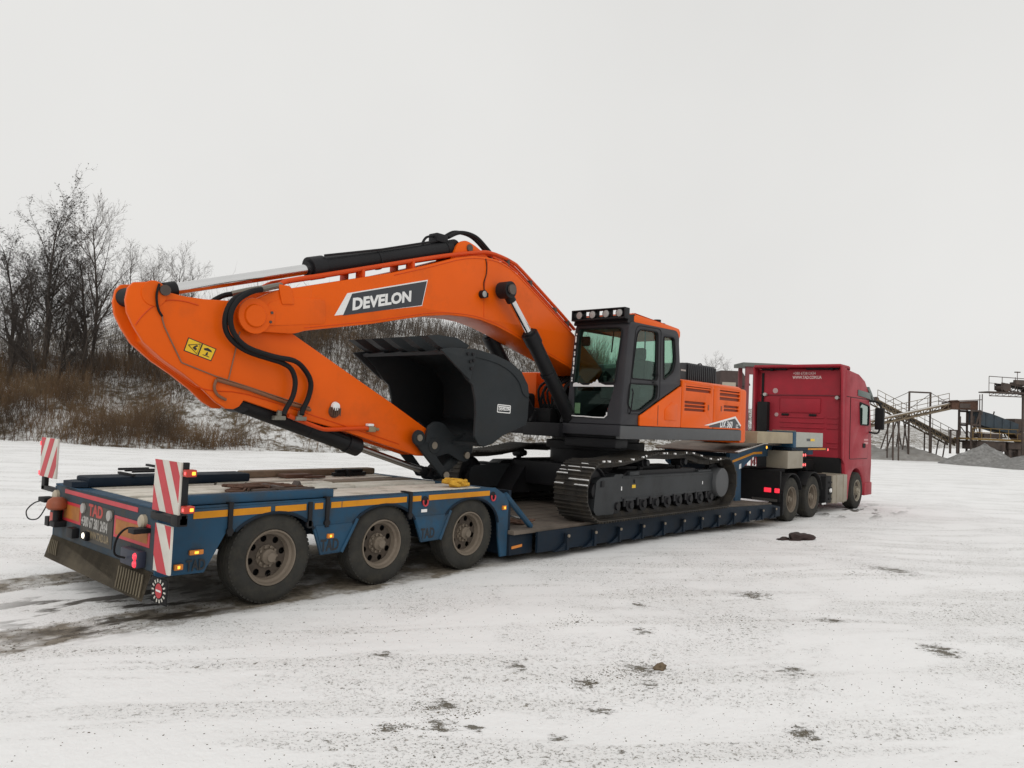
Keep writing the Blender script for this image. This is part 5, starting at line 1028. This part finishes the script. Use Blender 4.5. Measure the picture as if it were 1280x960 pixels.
# ------------------------------------------------------------------ stone plant beyond the yard
# local frame: u to the right, w away, z up (metres), standing about 62 m off
PO, PE, PF = Vector((70.4, 7.2, 0)), Vector((.661, -.750, 0)), Vector((.750, .661, 0))
def pw(u, w, z): return PO + PE * u + PF * w + Vector((0, 0, z))
def lattice(b, A, C, r=.05, n=8, h=.5):
    """open girder between A and C: two chords, posts and diagonals"""
    A, C = Vector(A), Vector(C); up = Vector((0, 0, h))
    b.cyl(A, C, r, 6); b.cyl(A + up, C + up, r, 6)
    for k in range(n + 1):
        p = A.lerp(C, k / n); b.cyl(p, p + up, r * .6, 4)
        if k < n: b.cyl(p, A.lerp(C, (k + 1) / n) + up, r * .5, 4)
def conveyor(name, label, A, C, wid=1.0, rail=True, legs=()):
    """belt conveyor rising from A to C"""
    A, C = Vector(A), Vector(C); T = thing(name, label, 'conveyor', tuple(A)); inv = -A
    d = (C - A).normalized(); s = d.cross(Vector((0, 0, 1))).normalized() * wid / 2
    for sg in (-1, 1):
        b = B(); lattice(b, A + s * sg - A, C + s * sg - A, .07, 12, .42); b.done('girder', belt, T)
    b = B(); L = (C - A).length; M = Matrix.Translation((C - A) / 2 + Vector((0, 0, .42))) @ d.to_track_quat('X', 'Z').to_matrix().to_4x4()
    b.bx(-L / 2, L / 2, -wid * .42, wid * .42, -.05, .05, 0, M); b.done('belt', rubber, T)
    b = B(); b.bx(-L / 2, L / 2, -wid * .45, -wid * .30, .06, .12, 0, M); b.done('snow', snowm, T)
    for q in (A, C): b = B(); b.cyl(q - A - s + Vector((0, 0, .4)), q - A + s + Vector((0, 0, .4)), .24, 14); b.done('drum', darkst, T)
    if rail:
        b = B(); o = s * -1.35
        for k in range(11): p = A.lerp(C, k / 10) - A + o; b.cyl(p + Vector((0, 0, .3)), p + Vector((0, 0, 1.25)), .025, 4)
        for zz in (.8, 1.25): b.cyl(o + Vector((0, 0, zz)), C - A + o + Vector((0, 0, zz)), .025, 4)
        b.done('handrail', belt, T)
    for t, sp in legs:
        p = A.lerp(C, t) - A; g = -A.z - .3 + 0
        for sg in (-1, 1):
            b = B(); b.cyl(p + s * sg, Vector((p.x, p.y, g)) + s * sg + d * sp, .065, 6); b.done('support_leg', darkst, T)
    return T
conveyor('belt_conveyor', 'rusty belt conveyor climbing right behind the truck mirror', pw(-8.5, 0, 2.0), pw(.8, 0, 4.45), 1.0, True, ((.42, 0), (.47, .0)))
conveyor('belt_conveyor', 'belt conveyor sloping down right beneath the tall gantry frame', pw(2.1, 2.5, 1.2), pw(-4.9, 2.5, 4.55), 1.1, True, ((.12, .3), (.30, .0), (.62, .4), (.66, -.8), (.72, 1.2)))
T = thing('gantry_frame', 'tall dark steel gantry of two posts and a crossbar above the conveyors', 'gantry', tuple(pw(-3.0, 1.2, 0)))
b = B(); o = pw(-3.0, 1.2, 0)
for u in (-2.4, -.55):
    b = B(); b.cyl(pw(u, 1.2, -.3) - o, pw(u, 1.2, 5.75) - o, .085, 6); b.done('post', darkst, T)
b = B(); b.cyl(pw(-2.4, 1.2, 5.7) - o, pw(-.55, 1.2, 5.7) - o, .07, 6); b.done('crossbar', darkst, T)
for a, c in (((-2.4, 5.7), (-4.4, 4.7)), ((-.55, 5.7), (1.5, 4.6)), ((-2.4, 4.2), (-.55, 5.6))): b = B(); b.cyl(pw(a[0], 1.2, a[1]) - o, pw(c[0], 1.2, c[1]) - o, .025, 4); b.done('stay_wire', darkst, T)
T = thing('screen_house', 'rusty drive house on top of the crusher tower', 'drive house', tuple(pw(1.3, 0, 4.3))); o = pw(1.3, 0, 4.3)
b = B(); b.prism([(-1.1, 0), (1.1, 0), (1.1, .8), (-1.1, .6)], -.8, .8); q = b.done('housing', rust, T); b = B(); b.prism([(-1.25, .62), (1.3, .84), (1.3, .9), (-1.25, .68)], -.95, .95); b.done('roof', rust, T); b = B(); b.bx(-.5, .4, -.9, -.7, .1, .5, .02); b.done('motor', darkst, T)
for ch in T.children: ch.rotation_euler = (0, 0, math.atan2(-.750, .661))
# crusher tower with blue chute and yellow railed platform
T = thing('crusher', 'dark crusher stand with blue sloping screen box and yellow railing', 'crusher', tuple(pw(4.2, 0, 0))); RZ = math.atan2(-.750, .661); T.rotation_euler = (0, 0, RZ)
b = B()
for x in (-2.4, -1.7):
    for y in (-.9, .9): b.cyl((x, y, -.3), (x, y, 4.3), .09, 6)
for z in (1.6, 3.0, 4.2):
    for y in (-.9, .9): b.cyl((-2.4, y, z), (-1.7, y, z), .09, 6)
b.cyl((-2.4, -.9, 1.6), (-1.7, -.9, 4.2), .07, 6); b.done('tower_leg', darkst, T)
plate('screen_box', plantblue, T, [(-1.65, 3.05), (-1.65, 4.25), (-.6, 4.0), (1.6, 3.25), (1.6, 2.35), (.6, 2.45)], 0, 1.8, bev=.03)
for x in (-1.2, -.5, .2, .9): b = B(); b.prism([(x, 2.95 - .15 * (x + 1.2)), (x + .09, 2.95 - .15 * (x + 1.2)), (x + .09, 4.05 - .31 * (x + 1.2)), (x, 4.08 - .31 * (x + 1.2))], -.96, -.90); b.done('box_rib', plantblue, T)
b = B(); b.bx(-2.6, 2.1, -1.3, 1.3, 1.76, 1.92, .02); b.done('platform', plantyel, T); b = B(); b.bx(-2.0, .4, -1.1, 1.1, .95, 1.7, .05); b.bx(.7, 2.0, -1.0, 1.0, 1.1, 1.7, .05); b.bx(-1.4, .2, -1.0, 1.0, 1.95, 2.35, .05); b.done('crusher_body', darkst, T)
b = B()
for x in np.linspace(-2.5, 2.0, 7): b.cyl((x, -1.28, 1.95), (x, -1.28, 2.75), .03, 4)
for z in (2.4, 2.75): b.cyl((-2.5, -1.28, z), (2.0, -1.28, z), .03, 4)
b.done('railing', plantyel, T)
b = B()
for x in (.9, 1.7, 2.3, 3.0): b.bx(x - .12, x + .12, -.9, -.6, -.4, 1.2); b.bx(x - .12, x + .12, .6, .9, -.4, 1.2)
b.bx(-.8, 3.6, -.7, .7, .85, 1.05); b.done('undercarriage', darkst, T)
rc = random.Random(8); b = B()
for _ in range(34):
    x0 = rc.uniform(-3.2, 3.8); z0 = rc.uniform(.3, 4.0); y0 = rc.uniform(-1.4, 1.4); dx, dz_ = rc.choice(((0, rc.uniform(.8, 2.2)), (rc.uniform(.6, 2.), 0), (rc.uniform(-1.2, 1.2), rc.uniform(.5, 1.6)))); b.cyl((x0, y0, z0), (x0 + dx, y0, z0 + dz_), rc.uniform(.03, .07), 4)
b.done('steelwork', darkst, T)
b = B(); b.bx(-3.7, -3.6, -.1, .1, .5, 2.5); b.bx(-3.1, -3.0, -.1, .1, .5, 2.5); b.bx(-3.7, -3.0, -.1, .1, 2.45, 2.55); b.done('ladder_frame', darkst, T)
b = B(); b.prism([(1.5, 2.3), (3.6, .6), (3.8, .9), (1.7, 3.1)], -.6, .6); b.bx(1.4, 2.4, -.7, .7, 2.6, 3.7, .1); b.done('feed_chute', darkst, T)
T = thing('head_platform', 'dark railed conveyor head high up at the right edge', 'platform', tuple(pw(4.6, -2, 0))); T.rotation_euler = (0, 0, RZ)
b = B(); b.bx(-2.5, 1.4, -.7, .7, 5.72, 5.82); b.done('walkway', darkst, T)
b = B()
for y in (-.45, .45): lattice(b, (-1.3, y, 6.05), (4.6, y, 5.15), .06, 9, .5)
b.done('girder', darkst, T)
b = B(); b.prism([(-1.3, 6.42), (4.6, 5.52), (4.6, 5.60), (-1.3, 6.50)], -.4, .4); b.done('belt', rubber, T)
b = B(); b.bx(-.3, .5, -.75, -.35, 6.45, 6.85, .05); b.bx(-.1, .9, -.3, .4, 6.4, 6.7, .05); b.bx(.9, 1.5, -.5, .5, 5.85, 6.3, .05); b.done('drive_motor', darkst, T)
b = B(); lattice(b, (-2.4, -.6, 5.45), (.8, -.6, 5.45), .04, 6, .27); b.done('walkway_truss', darkst, T)
b = B(); b.cyl((.8, 0, -.3), (.8, 0, 5.8), .10, 8); b.done('mast', darkst, T)
b = B()
for x in np.linspace(-2.5, 4.0, 7): b.cyl((x, -.7, 5.85 - .12 * max(0, x)), (x, -.7, 7.05 - .05 * max(0, x)), .03, 4)
b.cyl((-2.5, -.7, 7.05), (4.0, -.7, 6.85), .03, 4); b.cyl((-2.5, -.7, 6.5), (4.0, -.7, 6.2), .02, 4); b.cyl((.3, 0, 6.7), (.3, 0, 7.6), .03, 4); b.bx(.1, .5, -.1, .1, 7.5, 7.58); b.done('railing', darkst, T)
b = B(); b.cyl((-.9, -.52, 6.2), (-.9, .52, 6.2), .35, 16); b.done('head_drum', darkst, T)
# gravel heaps
def heap(name, label, c, r, h, m, seed, sx=1., cat='gravel heap', group='gravel heaps by the stone plant'):
    rnd = random.Random(seed); ph = [rnd.uniform(0, 6.28) for _ in range(6)]; v = []; f = []; NR, NA = 14, 40
    for i in range(NR + 1):
        t = i / NR
        for k in range(NA):
            a = 2 * math.pi * k / NA; rr = r * t * (1 + .16 * math.sin(2 * a + ph[0]) + .10 * math.sin(3 * a + ph[1]) + .04 * math.sin(7 * a + ph[2]))
            z = h * (math.sqrt((1 - t) ** 2 + .012) - .11 * (1 - t) - .11 * t) + .10 * h * math.sin(3 * a + ph[4] + 2 * t) * t * (1 - t) * 2 + .10 * h * math.sin(5 * a + ph[3] + 4 * t) * t * (1 - t) * 2 + rnd.uniform(-.035, .035) * h * (1 - t) - .5 * (t > .99)
            u, w_ = rr * math.cos(a) * sx, rr * math.sin(a); p = Vector((0, 0, z)) + PE * u + PF * w_; v.append(p)
    for i in range(NR):
        for k in range(NA): f.append((i * NA + k, (i + 1) * NA + k, (i + 1) * NA + (k + 1) % NA, i * NA + (k + 1) % NA))
    me = bpy.data.meshes.new(name); me.from_pydata(v, [], f); o = link(name, tidy(me, 60), m, None, tuple(c)); return tag(o, label, cat, group)
heap('gravel_heap', 'pointed grey gravel heap in front of the crusher', pw(1.0, -4, -.25), 3.1, 1.95, gravel, 1)
heap('gravel_heap', 'wide grey gravel heap at the right edge of the yard', pw(3.4, -6.5, -.25), 4.2, 1.25, gravel, 2, 1.1)
heap('gravel_heap', 'low snowy rubble heap beneath the crossing conveyors', pw(-2.0, 2.5, -.25), 3.4, 1.35, mat('snowy_rubble', (.36, .35, .335), .95, var=.3, vscale=4, dirt=.7, dcol=(.17, .155, .135), dscale=2, bump=1., bscale=6), 3, 1.4)
heap('gravel_heap', 'flat snowy heap left of the conveyor posts beside the truck', pw(-6.2, 3, -.25), 3.2, 1.7, MATS['snowy_rubble'], 4, 1.2)
heap('spoil_mound', 'long dark mound far behind the conveyors', pw(-5, 60, -.3), 16, 3.2, mound, 5, 1.6, 'mound', None)
# farm house roof and red canopy between excavator and truck
T = thing('house', 'low brown house with dark roof just behind the excavator', 'house', (72.0, 27.9, .8)); T.rotation_euler = (0, 0, rad(-48))
b = B(); b.bx(-1.1, 1.3, -2, 2, -1, 5.6); b.done('wall', roofm, T)
b = B(); b.prism([(-1.5, 5.55), (-1.3, 6.95), (.8, 6.95), (1.7, 5.6), (1.7, 5.5), (-1.5, 5.45)], -2.3, 2.3); rf = b.done('roof', roofm, T)
b = B(); b.bx(-1.2, .2, -2.33, -2.3, 5.35, 5.75); b.done('gable_board', wallm, T)
for x in (-.8, .4): b = B(); b.bx(x, x + .6, -2.03, -1.98, 3.2, 4.4); b.done('window', mat('dark_window', (.03, .03, .035), .3) if 'dark_window' not in MATS else MATS['dark_window'], T)
T = thing('steel_canopy', 'dark red steel canopy frame with flat roof behind the truck cab', 'canopy', (35.6, 8.6, gz(35.6, 8.6))); T.rotation_euler = (0, 0, RZ)
b = B(); b.bx(-1.25, 1.35, -.8, .8, 5.30, 5.50, .02); b.done('flat_roof', mat('canopy_roof_grey', (.11, .12, .11), .7), T)
for x in (-.95, 1.1):
    for y in (-.6, .6): b = B(); b.bx(x - .09, x + .09, y - .09, y + .09, 0, 5.3); b.done('post', canred, T)
b = B(); lattice(b, (-.45, -.6, .2), (-.45, -.6, 5.2), .05, 9, .0)
for k in range(10): z = .3 + .5 * k; b.bx(-.6, -.3, -.63, -.57, z, z + .06); b.cyl((-.6, -.6, z), (-.3, -.6, z + .5), .03, 4)
b.bx(-.64, -.56, -.64, -.56, 0, 5.3); b.bx(-.34, -.26, -.64, -.56, 0, 5.3); b.bx(-.95, 1.1, -.66, -.54, 4.9, 5.3); b.done('ladder_mast', canred, T)

# ------------------------------------------------------------------ vegetation
class Twigs:
    def __init__(s): s.v = []; s.f = []
    def seg(s, p, q, r0, r1, n=3):
        d = q - p; L = np.linalg.norm(d)
        if L < 1e-6: return
        d = d / L; a = np.cross(d, (0, 0, 1.) if abs(d[2]) < .9 else (1., 0, 0)); a /= np.linalg.norm(a); c = np.cross(a, d); i = len(s.v)
        for (o, r) in ((p, r0), (q, r1)):
            for k in range(n): t = 2 * math.pi * k / n; s.v.append(o + (a * math.cos(t) + c * math.sin(t)) * r)
        for k in range(n): s.f.append((i + k, i + (k + 1) % n, i + n + (k + 1) % n, i + n + k))
    def leaf(s, p, z, rnd):
        i = len(s.v); a = rnd.normal(size=3); a /= np.linalg.norm(a); c = np.cross(a, rnd.normal(size=3)); c /= np.linalg.norm(c)
        for u, w in ((-1, 0), (0, -.5), (1, 0), (0, .5)): s.v.append(p + (a * u + c * w) * z)
        s.f.append((i, i + 1, i + 2, i + 3))
    def mesh(s, name):
        me = bpy.data.meshes.new(name); me.from_pydata([tuple(p) for p in s.v], [], s.f); me.polygons.foreach_set('use_smooth', [True] * len(me.polygons)); me.update(); return me
def grow(seed, H, r0, lean=.05, spread=.75, leaves=0, fork=.35, dens=1.):
    rnd = np.random.default_rng(seed); tr, cr = Twigs(), Twigs()
    def branch(p, d, L, r, lev):
        n = (8, 5, 3, 2, 2)[lev]; q = p; dd = d
        for k in range(n):
            dd = dd + rnd.normal(scale=(.05, .11, .16, .2)[min(lev, 3)], size=3) + np.array((0, 0, .05 if lev > 0 else .02)); dd /= np.linalg.norm(dd)
            e = q + dd * L / n; ra = r * (1 - .80 * k / n); rb = r * (1 - .80 * (k + 1) / n)
            (tr if lev < 2 else cr).seg(q, e, ra, rb, 6 if lev == 0 else (4 if lev == 1 else 3)); 
            t = (k + 1) / n
            if lev < 4 and (lev > 0 or t > fork - .1):
                m = (rnd.integers(2, 4), rnd.integers(1, 4), 2, rnd.integers(1, 3))[lev]
                m = int(round(m * dens)) if lev > 0 else m
                for _ in range(m):
                    a = rnd.uniform(0, 6.283); side = np.cross(dd, (math.cos(a), math.sin(a), .1)); side /= np.linalg.norm(side) + 1e-9
                    sp = rnd.uniform(.55, 1.1) * spread; nd = dd * math.cos(sp) + side * math.sin(sp); nd /= np.linalg.norm(nd)
                    st = q + (e - q) * rnd.uniform(.2, 1)
                    ll = L * rnd.uniform(.30, .52) * (1.15 - .55 * t if lev == 0 else .95); branch(st, nd, ll, max(.0058, rb * .62), lev + 1)
            if leaves and lev >= 3 and rnd.random() < leaves: cr.leaf(e + rnd.normal(scale=.05, size=3), rnd.uniform(.03, .075), rnd)
            q = e
    branch(np.zeros(3), np.array((rnd.normal(scale=lean), rnd.normal(scale=lean), 1.)), H, r0, 0)
    return tr.mesh('trunk'), cr.mesh('crown')
protos = [grow(1, 10, .13, .03, .55, 0, .30), grow(2, 10, .14, .06, .70, .26, .28, 1.2), grow(3, 10, .12, .05, .60, 0, .35), grow(4, 10, .13, .08, .75, .28, .25, 1.2), grow(5, 10, .10, .05, .5, 0, .30)]
def tree(pi, x, y, H, rz, label, group, wide=1., m=None, sink=.15, base=None):
    T = thing('bare_tree', label, 'tree', (x, y, (hz(x, y) if base is None else base) - sink), group); k = H / 15.8; tm, cm = protos[pi]
    t = link('trunk', tm, None, T); c = link('crown', cm, None, T)
    if not tm.materials: tm.materials.append(bark)
    if not cm.materials: cm.materials.append(m or (bark if pi in (1, 3) else barkl))
    T.rotation_euler = (0, 0, rz); T.scale = (k * wide, k * wide, k)
G = 'bare trees along the top of the embankment'
TREES = [(1, 9.6, 39.0, 9.6, .3, 1.2, 'dark knobbly bare tree at the left edge of the picture'),
         (3, 10.6, 42.5, 10.6, 1.3, 1.2, 'dark twiggy bare tree second from the left edge'),
         (1, 12.0, 41.5, 14.4, 2.6, 1.05, 'tall dark bare tree with a high fine crown, left of the two tallest'),
         (0, 14.0, 40.0, 14.2, 1.2, .95, 'tall slender fan-shaped bare tree, right of the two tallest'),
         (3, 13.2, 45.0, 11.0, 5.0, 1.1, 'bare tree standing between and behind the two tallest trees'),
         (2, 15.6, 39.0, 9.6, .9, 1.05, 'medium bare tree just left of the excavator arm end'),
         (1, 11.4, 37.5, 7.6, 2.0, 1.2, 'low dark bare tree in front of the tall trees'),
         (3, 8.6, 44.0, 9.4, 3.3, 1.2, 'bare tree half cut by the left edge behind the first one'),
         (4, 17.0, 42.0, 10.4, 5.6, 1.2, 'bare tree directly behind the top of the arm'),
         (2, 18.6, 43.5, 10.6, 2.2, 1.2, 'pale bare tree above the chrome rod, left one'),
         (4, 20.6, 44.0, 10.4, 3.9, 1.2, 'pale bare tree above the chrome rod, right one'),
         (4, 22.6, 46.0, 9.2, 1.1, 1.1, 'faint small bare tree last of the row towards the boom'),
         (0, 14.8, 47.0, 9.6, .2, 1.2, 'bare tree in the second row behind the tall slender one'),
         (1, 10.3, 36.2, 8.6, 4.4, 1.3, 'dark twiggy tree standing lowest on the bank near the left edge'),
         (3, 12.9, 37.8, 9.4, .6, 1.2, 'dark bare tree in front of the gap between the tallest two'),
         (1, 14.7, 42.8, 10.2, 5.3, 1.2, 'dark bare tree half hidden by the tall slender one'),
         (3, 16.4, 36.8, 6.2, 1.7, 1.3, 'short bushy bare tree low behind the arm')]
for (pi, x, y, H, rz, wd_, lab) in TREES: tree(pi, x, y, H, rz, lab, G, wd_)
tree(2, 79.5, 34.8, 9.0, .4, 'small spreading bare tree above the black engine hood', 'bare trees behind the excavator', 1.3, base=4.2)
tree(4, 83.0, 33.5, 6.6, 2.4, 'smaller bare tree just right of the one above the hood', 'bare trees behind the excavator', 1.3, base=5.0)

# dense brush, reeds and saplings of the hillside: nobody could count them
def brush(name, label, cat, N, seed, zone, hr, rad_, m, twig=3, spread=.35):
    rnd = np.random.default_rng(seed); V = []; Fc = []; i = 0; made = 0
    while made < N:
        x, s, ok = zone(rnd)
        if not ok: continue
        y = foot(x) + s; z = hz(x, y) - .05; Hh = rnd.uniform(*hr) * (1 + .35 * math.sin(x * .7) * math.sin(s * .9)); made += 1
        d = np.array((rnd.normal(scale=spread * .6), rnd.normal(scale=spread * .6), 1.)); d /= np.linalg.norm(d); p = np.array((x, y, z))
        segs = [(p, d, Hh, rad_)]
        for _ in range(twig):
            t = rnd.uniform(.25, .9); dd = d + rnd.normal(scale=spread, size=3); dd[2] = abs(dd[2]); dd /= np.linalg.norm(dd); segs.append((p + d * Hh * t, dd, Hh * rnd.uniform(.25, .5), rad_ * .6))
        for (q, dd, L, r) in segs:
            a = rnd.uniform(0, 6.283); e = np.array((math.cos(a), math.sin(a), 0)) * r; g = np.array((-math.sin(a), math.cos(a), 0)) * r; bend = rnd.normal(scale=.06, size=3) * L
            mid = q + dd * L * .5 + bend
            V += [q + e, q - e * .5 + g * .8, q - e * .5 - g * .8, mid + e * .7, mid - e * .35 + g * .56, mid - e * .35 - g * .56, q + dd * L]
            Fc += [(i, i + 1, i + 4, i + 3), (i + 1, i + 2, i + 5, i + 4), (i + 2, i, i + 3, i + 5), (i + 3, i + 4, i + 6), (i + 4, i + 5, i + 6), (i + 5, i + 3, i + 6)]; i += 7
    me = bpy.data.meshes.new(name); me.from_pydata([tuple(v_) for v_ in V], [], Fc); me.polygons.foreach_set('use_smooth', [True] * len(me.polygons)); me.update()
    return kind(tag(link(name, me, m), label, cat), 'stuff')
def brush_mat(name, a, c, e):
    m = bpy.data.materials.new(name); m.use_nodes = True; t = m.node_tree; n = t.nodes; L = t.links; b = n['Principled BSDF']; b.inputs['Roughness'].default_value = .9; b.inputs['Specular IOR Level'].default_value = .1
    g = n.new('ShaderNodeNewGeometry'); q = n.new('ShaderNodeTexNoise'); q.inputs['Scale'].default_value = .45; q.inputs['Detail'].default_value = 6; L.new(g.outputs['Position'], q.inputs['Vector'])
    r = n.new('ShaderNodeValToRGB'); r.color_ramp.elements[0].position = .35; r.color_ramp.elements[0].color = (*a, 1); r.color_ramp.elements[1].position = .66; r.color_ramp.elements[1].color = (*e, 1); k = r.color_ramp.elements.new(.5); k.color = (*c, 1)
    L.new(q.outputs['Fac'], r.inputs[0]); L.new(r.outputs[0], b.inputs['Base Color']); return m
bm1 = brush_mat('brown_brush', (.075, .055, .040), (.15, .095, .055), (.20, .14, .085)); bm2 = brush_mat('grey_saplings', (.070, .060, .052), (.11, .09, .075), (.15, .125, .105))
def zone_left(r):
    x = r.uniform(3, 32); s = r.uniform(.2, 17); d = math.sin(x * .55 + s * .4) + .7 * math.sin(x * 1.4 - s * .9) + .5 * math.sin(s * 1.7 + x * .3)
    den = .60 + .38 * d + .25 * sm(14, 9, x); den *= 1 - .85 * sm(14.5, 18, x) * sm(13, 3, s) ; return x, s, r.random() < den
def zone_mid(r):
    x = r.uniform(20, 78); s = r.uniform(2, 26); d = math.sin(x * .35 + s * .5) + .6 * math.sin(x * .9 - s * .7); return x, s, r.random() < .55 + .28 * d
def zone_top(r): x = r.uniform(3, 26); s = r.uniform(9, 24); return x, s, True
brush('hillside_brush', 'dense brown dead brush covering the snowy embankment', 'brush', 15000, 1, zone_left, (.35, 1.5), .011, bm1, 4, .5)
brush('hillside_saplings', 'bare grey saplings covering the hill behind the bucket', 'saplings', 7000, 2, zone_mid, (1.0, 3.2), .022, bm2, 4, .35)
brush('embankment_thicket', 'thicket of thin bare stems among the trees on the embankment', 'thicket', 1500, 3, zone_top, (1.2, 4.2), .013, bm2, 5, .35)

# ------------------------------------------------------------------ small things on the snow
def clod(name, label, cat, x, y, sx, sy, sz, m, seed, group=None):
    rnd = random.Random(seed); bm = bmesh.new(); bmesh.ops.create_icosphere(bm, subdivisions=3, radius=1)
    ph = [rnd.uniform(0, 6) for _ in range(6)]
    for v_ in bm.verts:
        c = v_.co.copy(); k = 1 + .22 * math.sin(3 * c.x + ph[0]) * math.sin(4 * c.y + ph[1]) + .16 * math.sin(7 * c.z + ph[2] + 3 * c.x) + .10 * math.sin(11 * c.y + ph[3]) + rnd.uniform(-.05, .05)
        v_.co = Vector((c.x * sx, c.y * sy, max(-.25, c.z) * sz)) * k
    me = bpy.data.meshes.new(name); bm.to_mesh(me); bm.free(); return tag(link(name, tidy(me, 50), m, None, (x, y, gz(x, y))), label, cat, group)
clod('rag_heap', 'dark crumpled rag lying on the snow near the truck wheels', 'rag', 11.2, -2.65, .42, .20, .13, cloth, 1)
clod('rag_heap', 'thin dark scrap trailing beside the crumpled rag', 'rag', 10.75, -2.52, .22, .10, .04, cloth, 2)
clod('stone', 'brown stone lying on the snow in the middle foreground', 'stone', 2.42, -4.83, .055, .045, .045, mat('brown_stone', (.15, .11, .07), .9, var=.2, vscale=30), 3)
# loose grit, clods and dead grass bits lying on the thin snow
rnd = np.random.default_rng(9); V = []; Fc = []; i = 0
cl = [(rnd.uniform(0, 17) if q_ > 30 else rnd.uniform(-2, 3), rnd.uniform(-7.4, -1.9), rnd.uniform(.2, .9)) for q_ in range(150)]
spots = [(.38, -4.45, .10), (.50, -4.30, .08), (.15, -4.30, .07), (.62, -4.18, .09), (.70, -4.42, .06), (2.30, -4.75, .10), (2.1, -4.62, .12), (1.75, -4.6, .06), (5.6, -4.2, .14), (2.0, -6.1, .07), (5.0, -5.2, .2), (8.2, -4.6, .3), (4.3, -4.6, .2), (2.9, -3.6, .12), (6.6, -6.0, .25)]
def grain(x, y, r, flat):
    global i
    z = gz(x, y) - r * .15; t = rnd.uniform(0, 6.28); c_, s_ = math.cos(t), math.sin(t)
    P = np.array([(1, 0, 0), (.1, .8, 0), (-.9, .2, 0), (-.3, -.8, 0), (.3, .15, flat), (-.35, -.1, flat * .8)]) * r * rnd.uniform(.6, 1.35, size=(6, 3))
    V.extend([(x + p[0] * c_ - p[1] * s_, y + p[0] * s_ + p[1] * c_, z + p[2]) for p in P])
    Fc.extend([(i, i + 1, i + 4), (i + 1, i + 2, i + 5), (i + 1, i + 5, i + 4), (i + 2, i + 3, i + 5), (i + 3, i, i + 4), (i + 3, i + 4, i + 5)]); i += 6
for k in range(11000):
    if k < 10000: cx, cy, sg = cl[rnd.integers(len(cl))]; x = rnd.normal(cx, sg * 1.5); y = rnd.normal(cy, sg * .45)
    else: x = rnd.uniform(-2.2, 18); y = rnd.uniform(-7.4, 4)
    if -1.5 < y < 1.5 and x > -.1: continue
    grain(x, y, .0018 + abs(rnd.normal(0, .0038)), .55)
for (cx, cy, sg) in spots:
    for k in range(120): grain(rnd.normal(cx, sg * 1.2), rnd.normal(cy, sg * .6), .0025 + abs(rnd.normal(0, .0065)), .4)
for k in range(2500):      # bare wet grit in the ruts behind the trailer
    x = rnd.uniform(-3.2, 1.0); y = rnd.choice((-1.02, 1.02)) + rnd.normal(0, .16); grain(x, y, .003 + abs(rnd.normal(0, .006)), .5)
me = bpy.data.meshes.new('loose_grit'); me.from_pydata(V, [], Fc); kind(tag(link('loose_grit', me, mat('grit', (.12, .105, .078), .95, var=.6, vscale=25)), 'fine dark grit scattered over the thin snow', 'grit'), 'stuff')
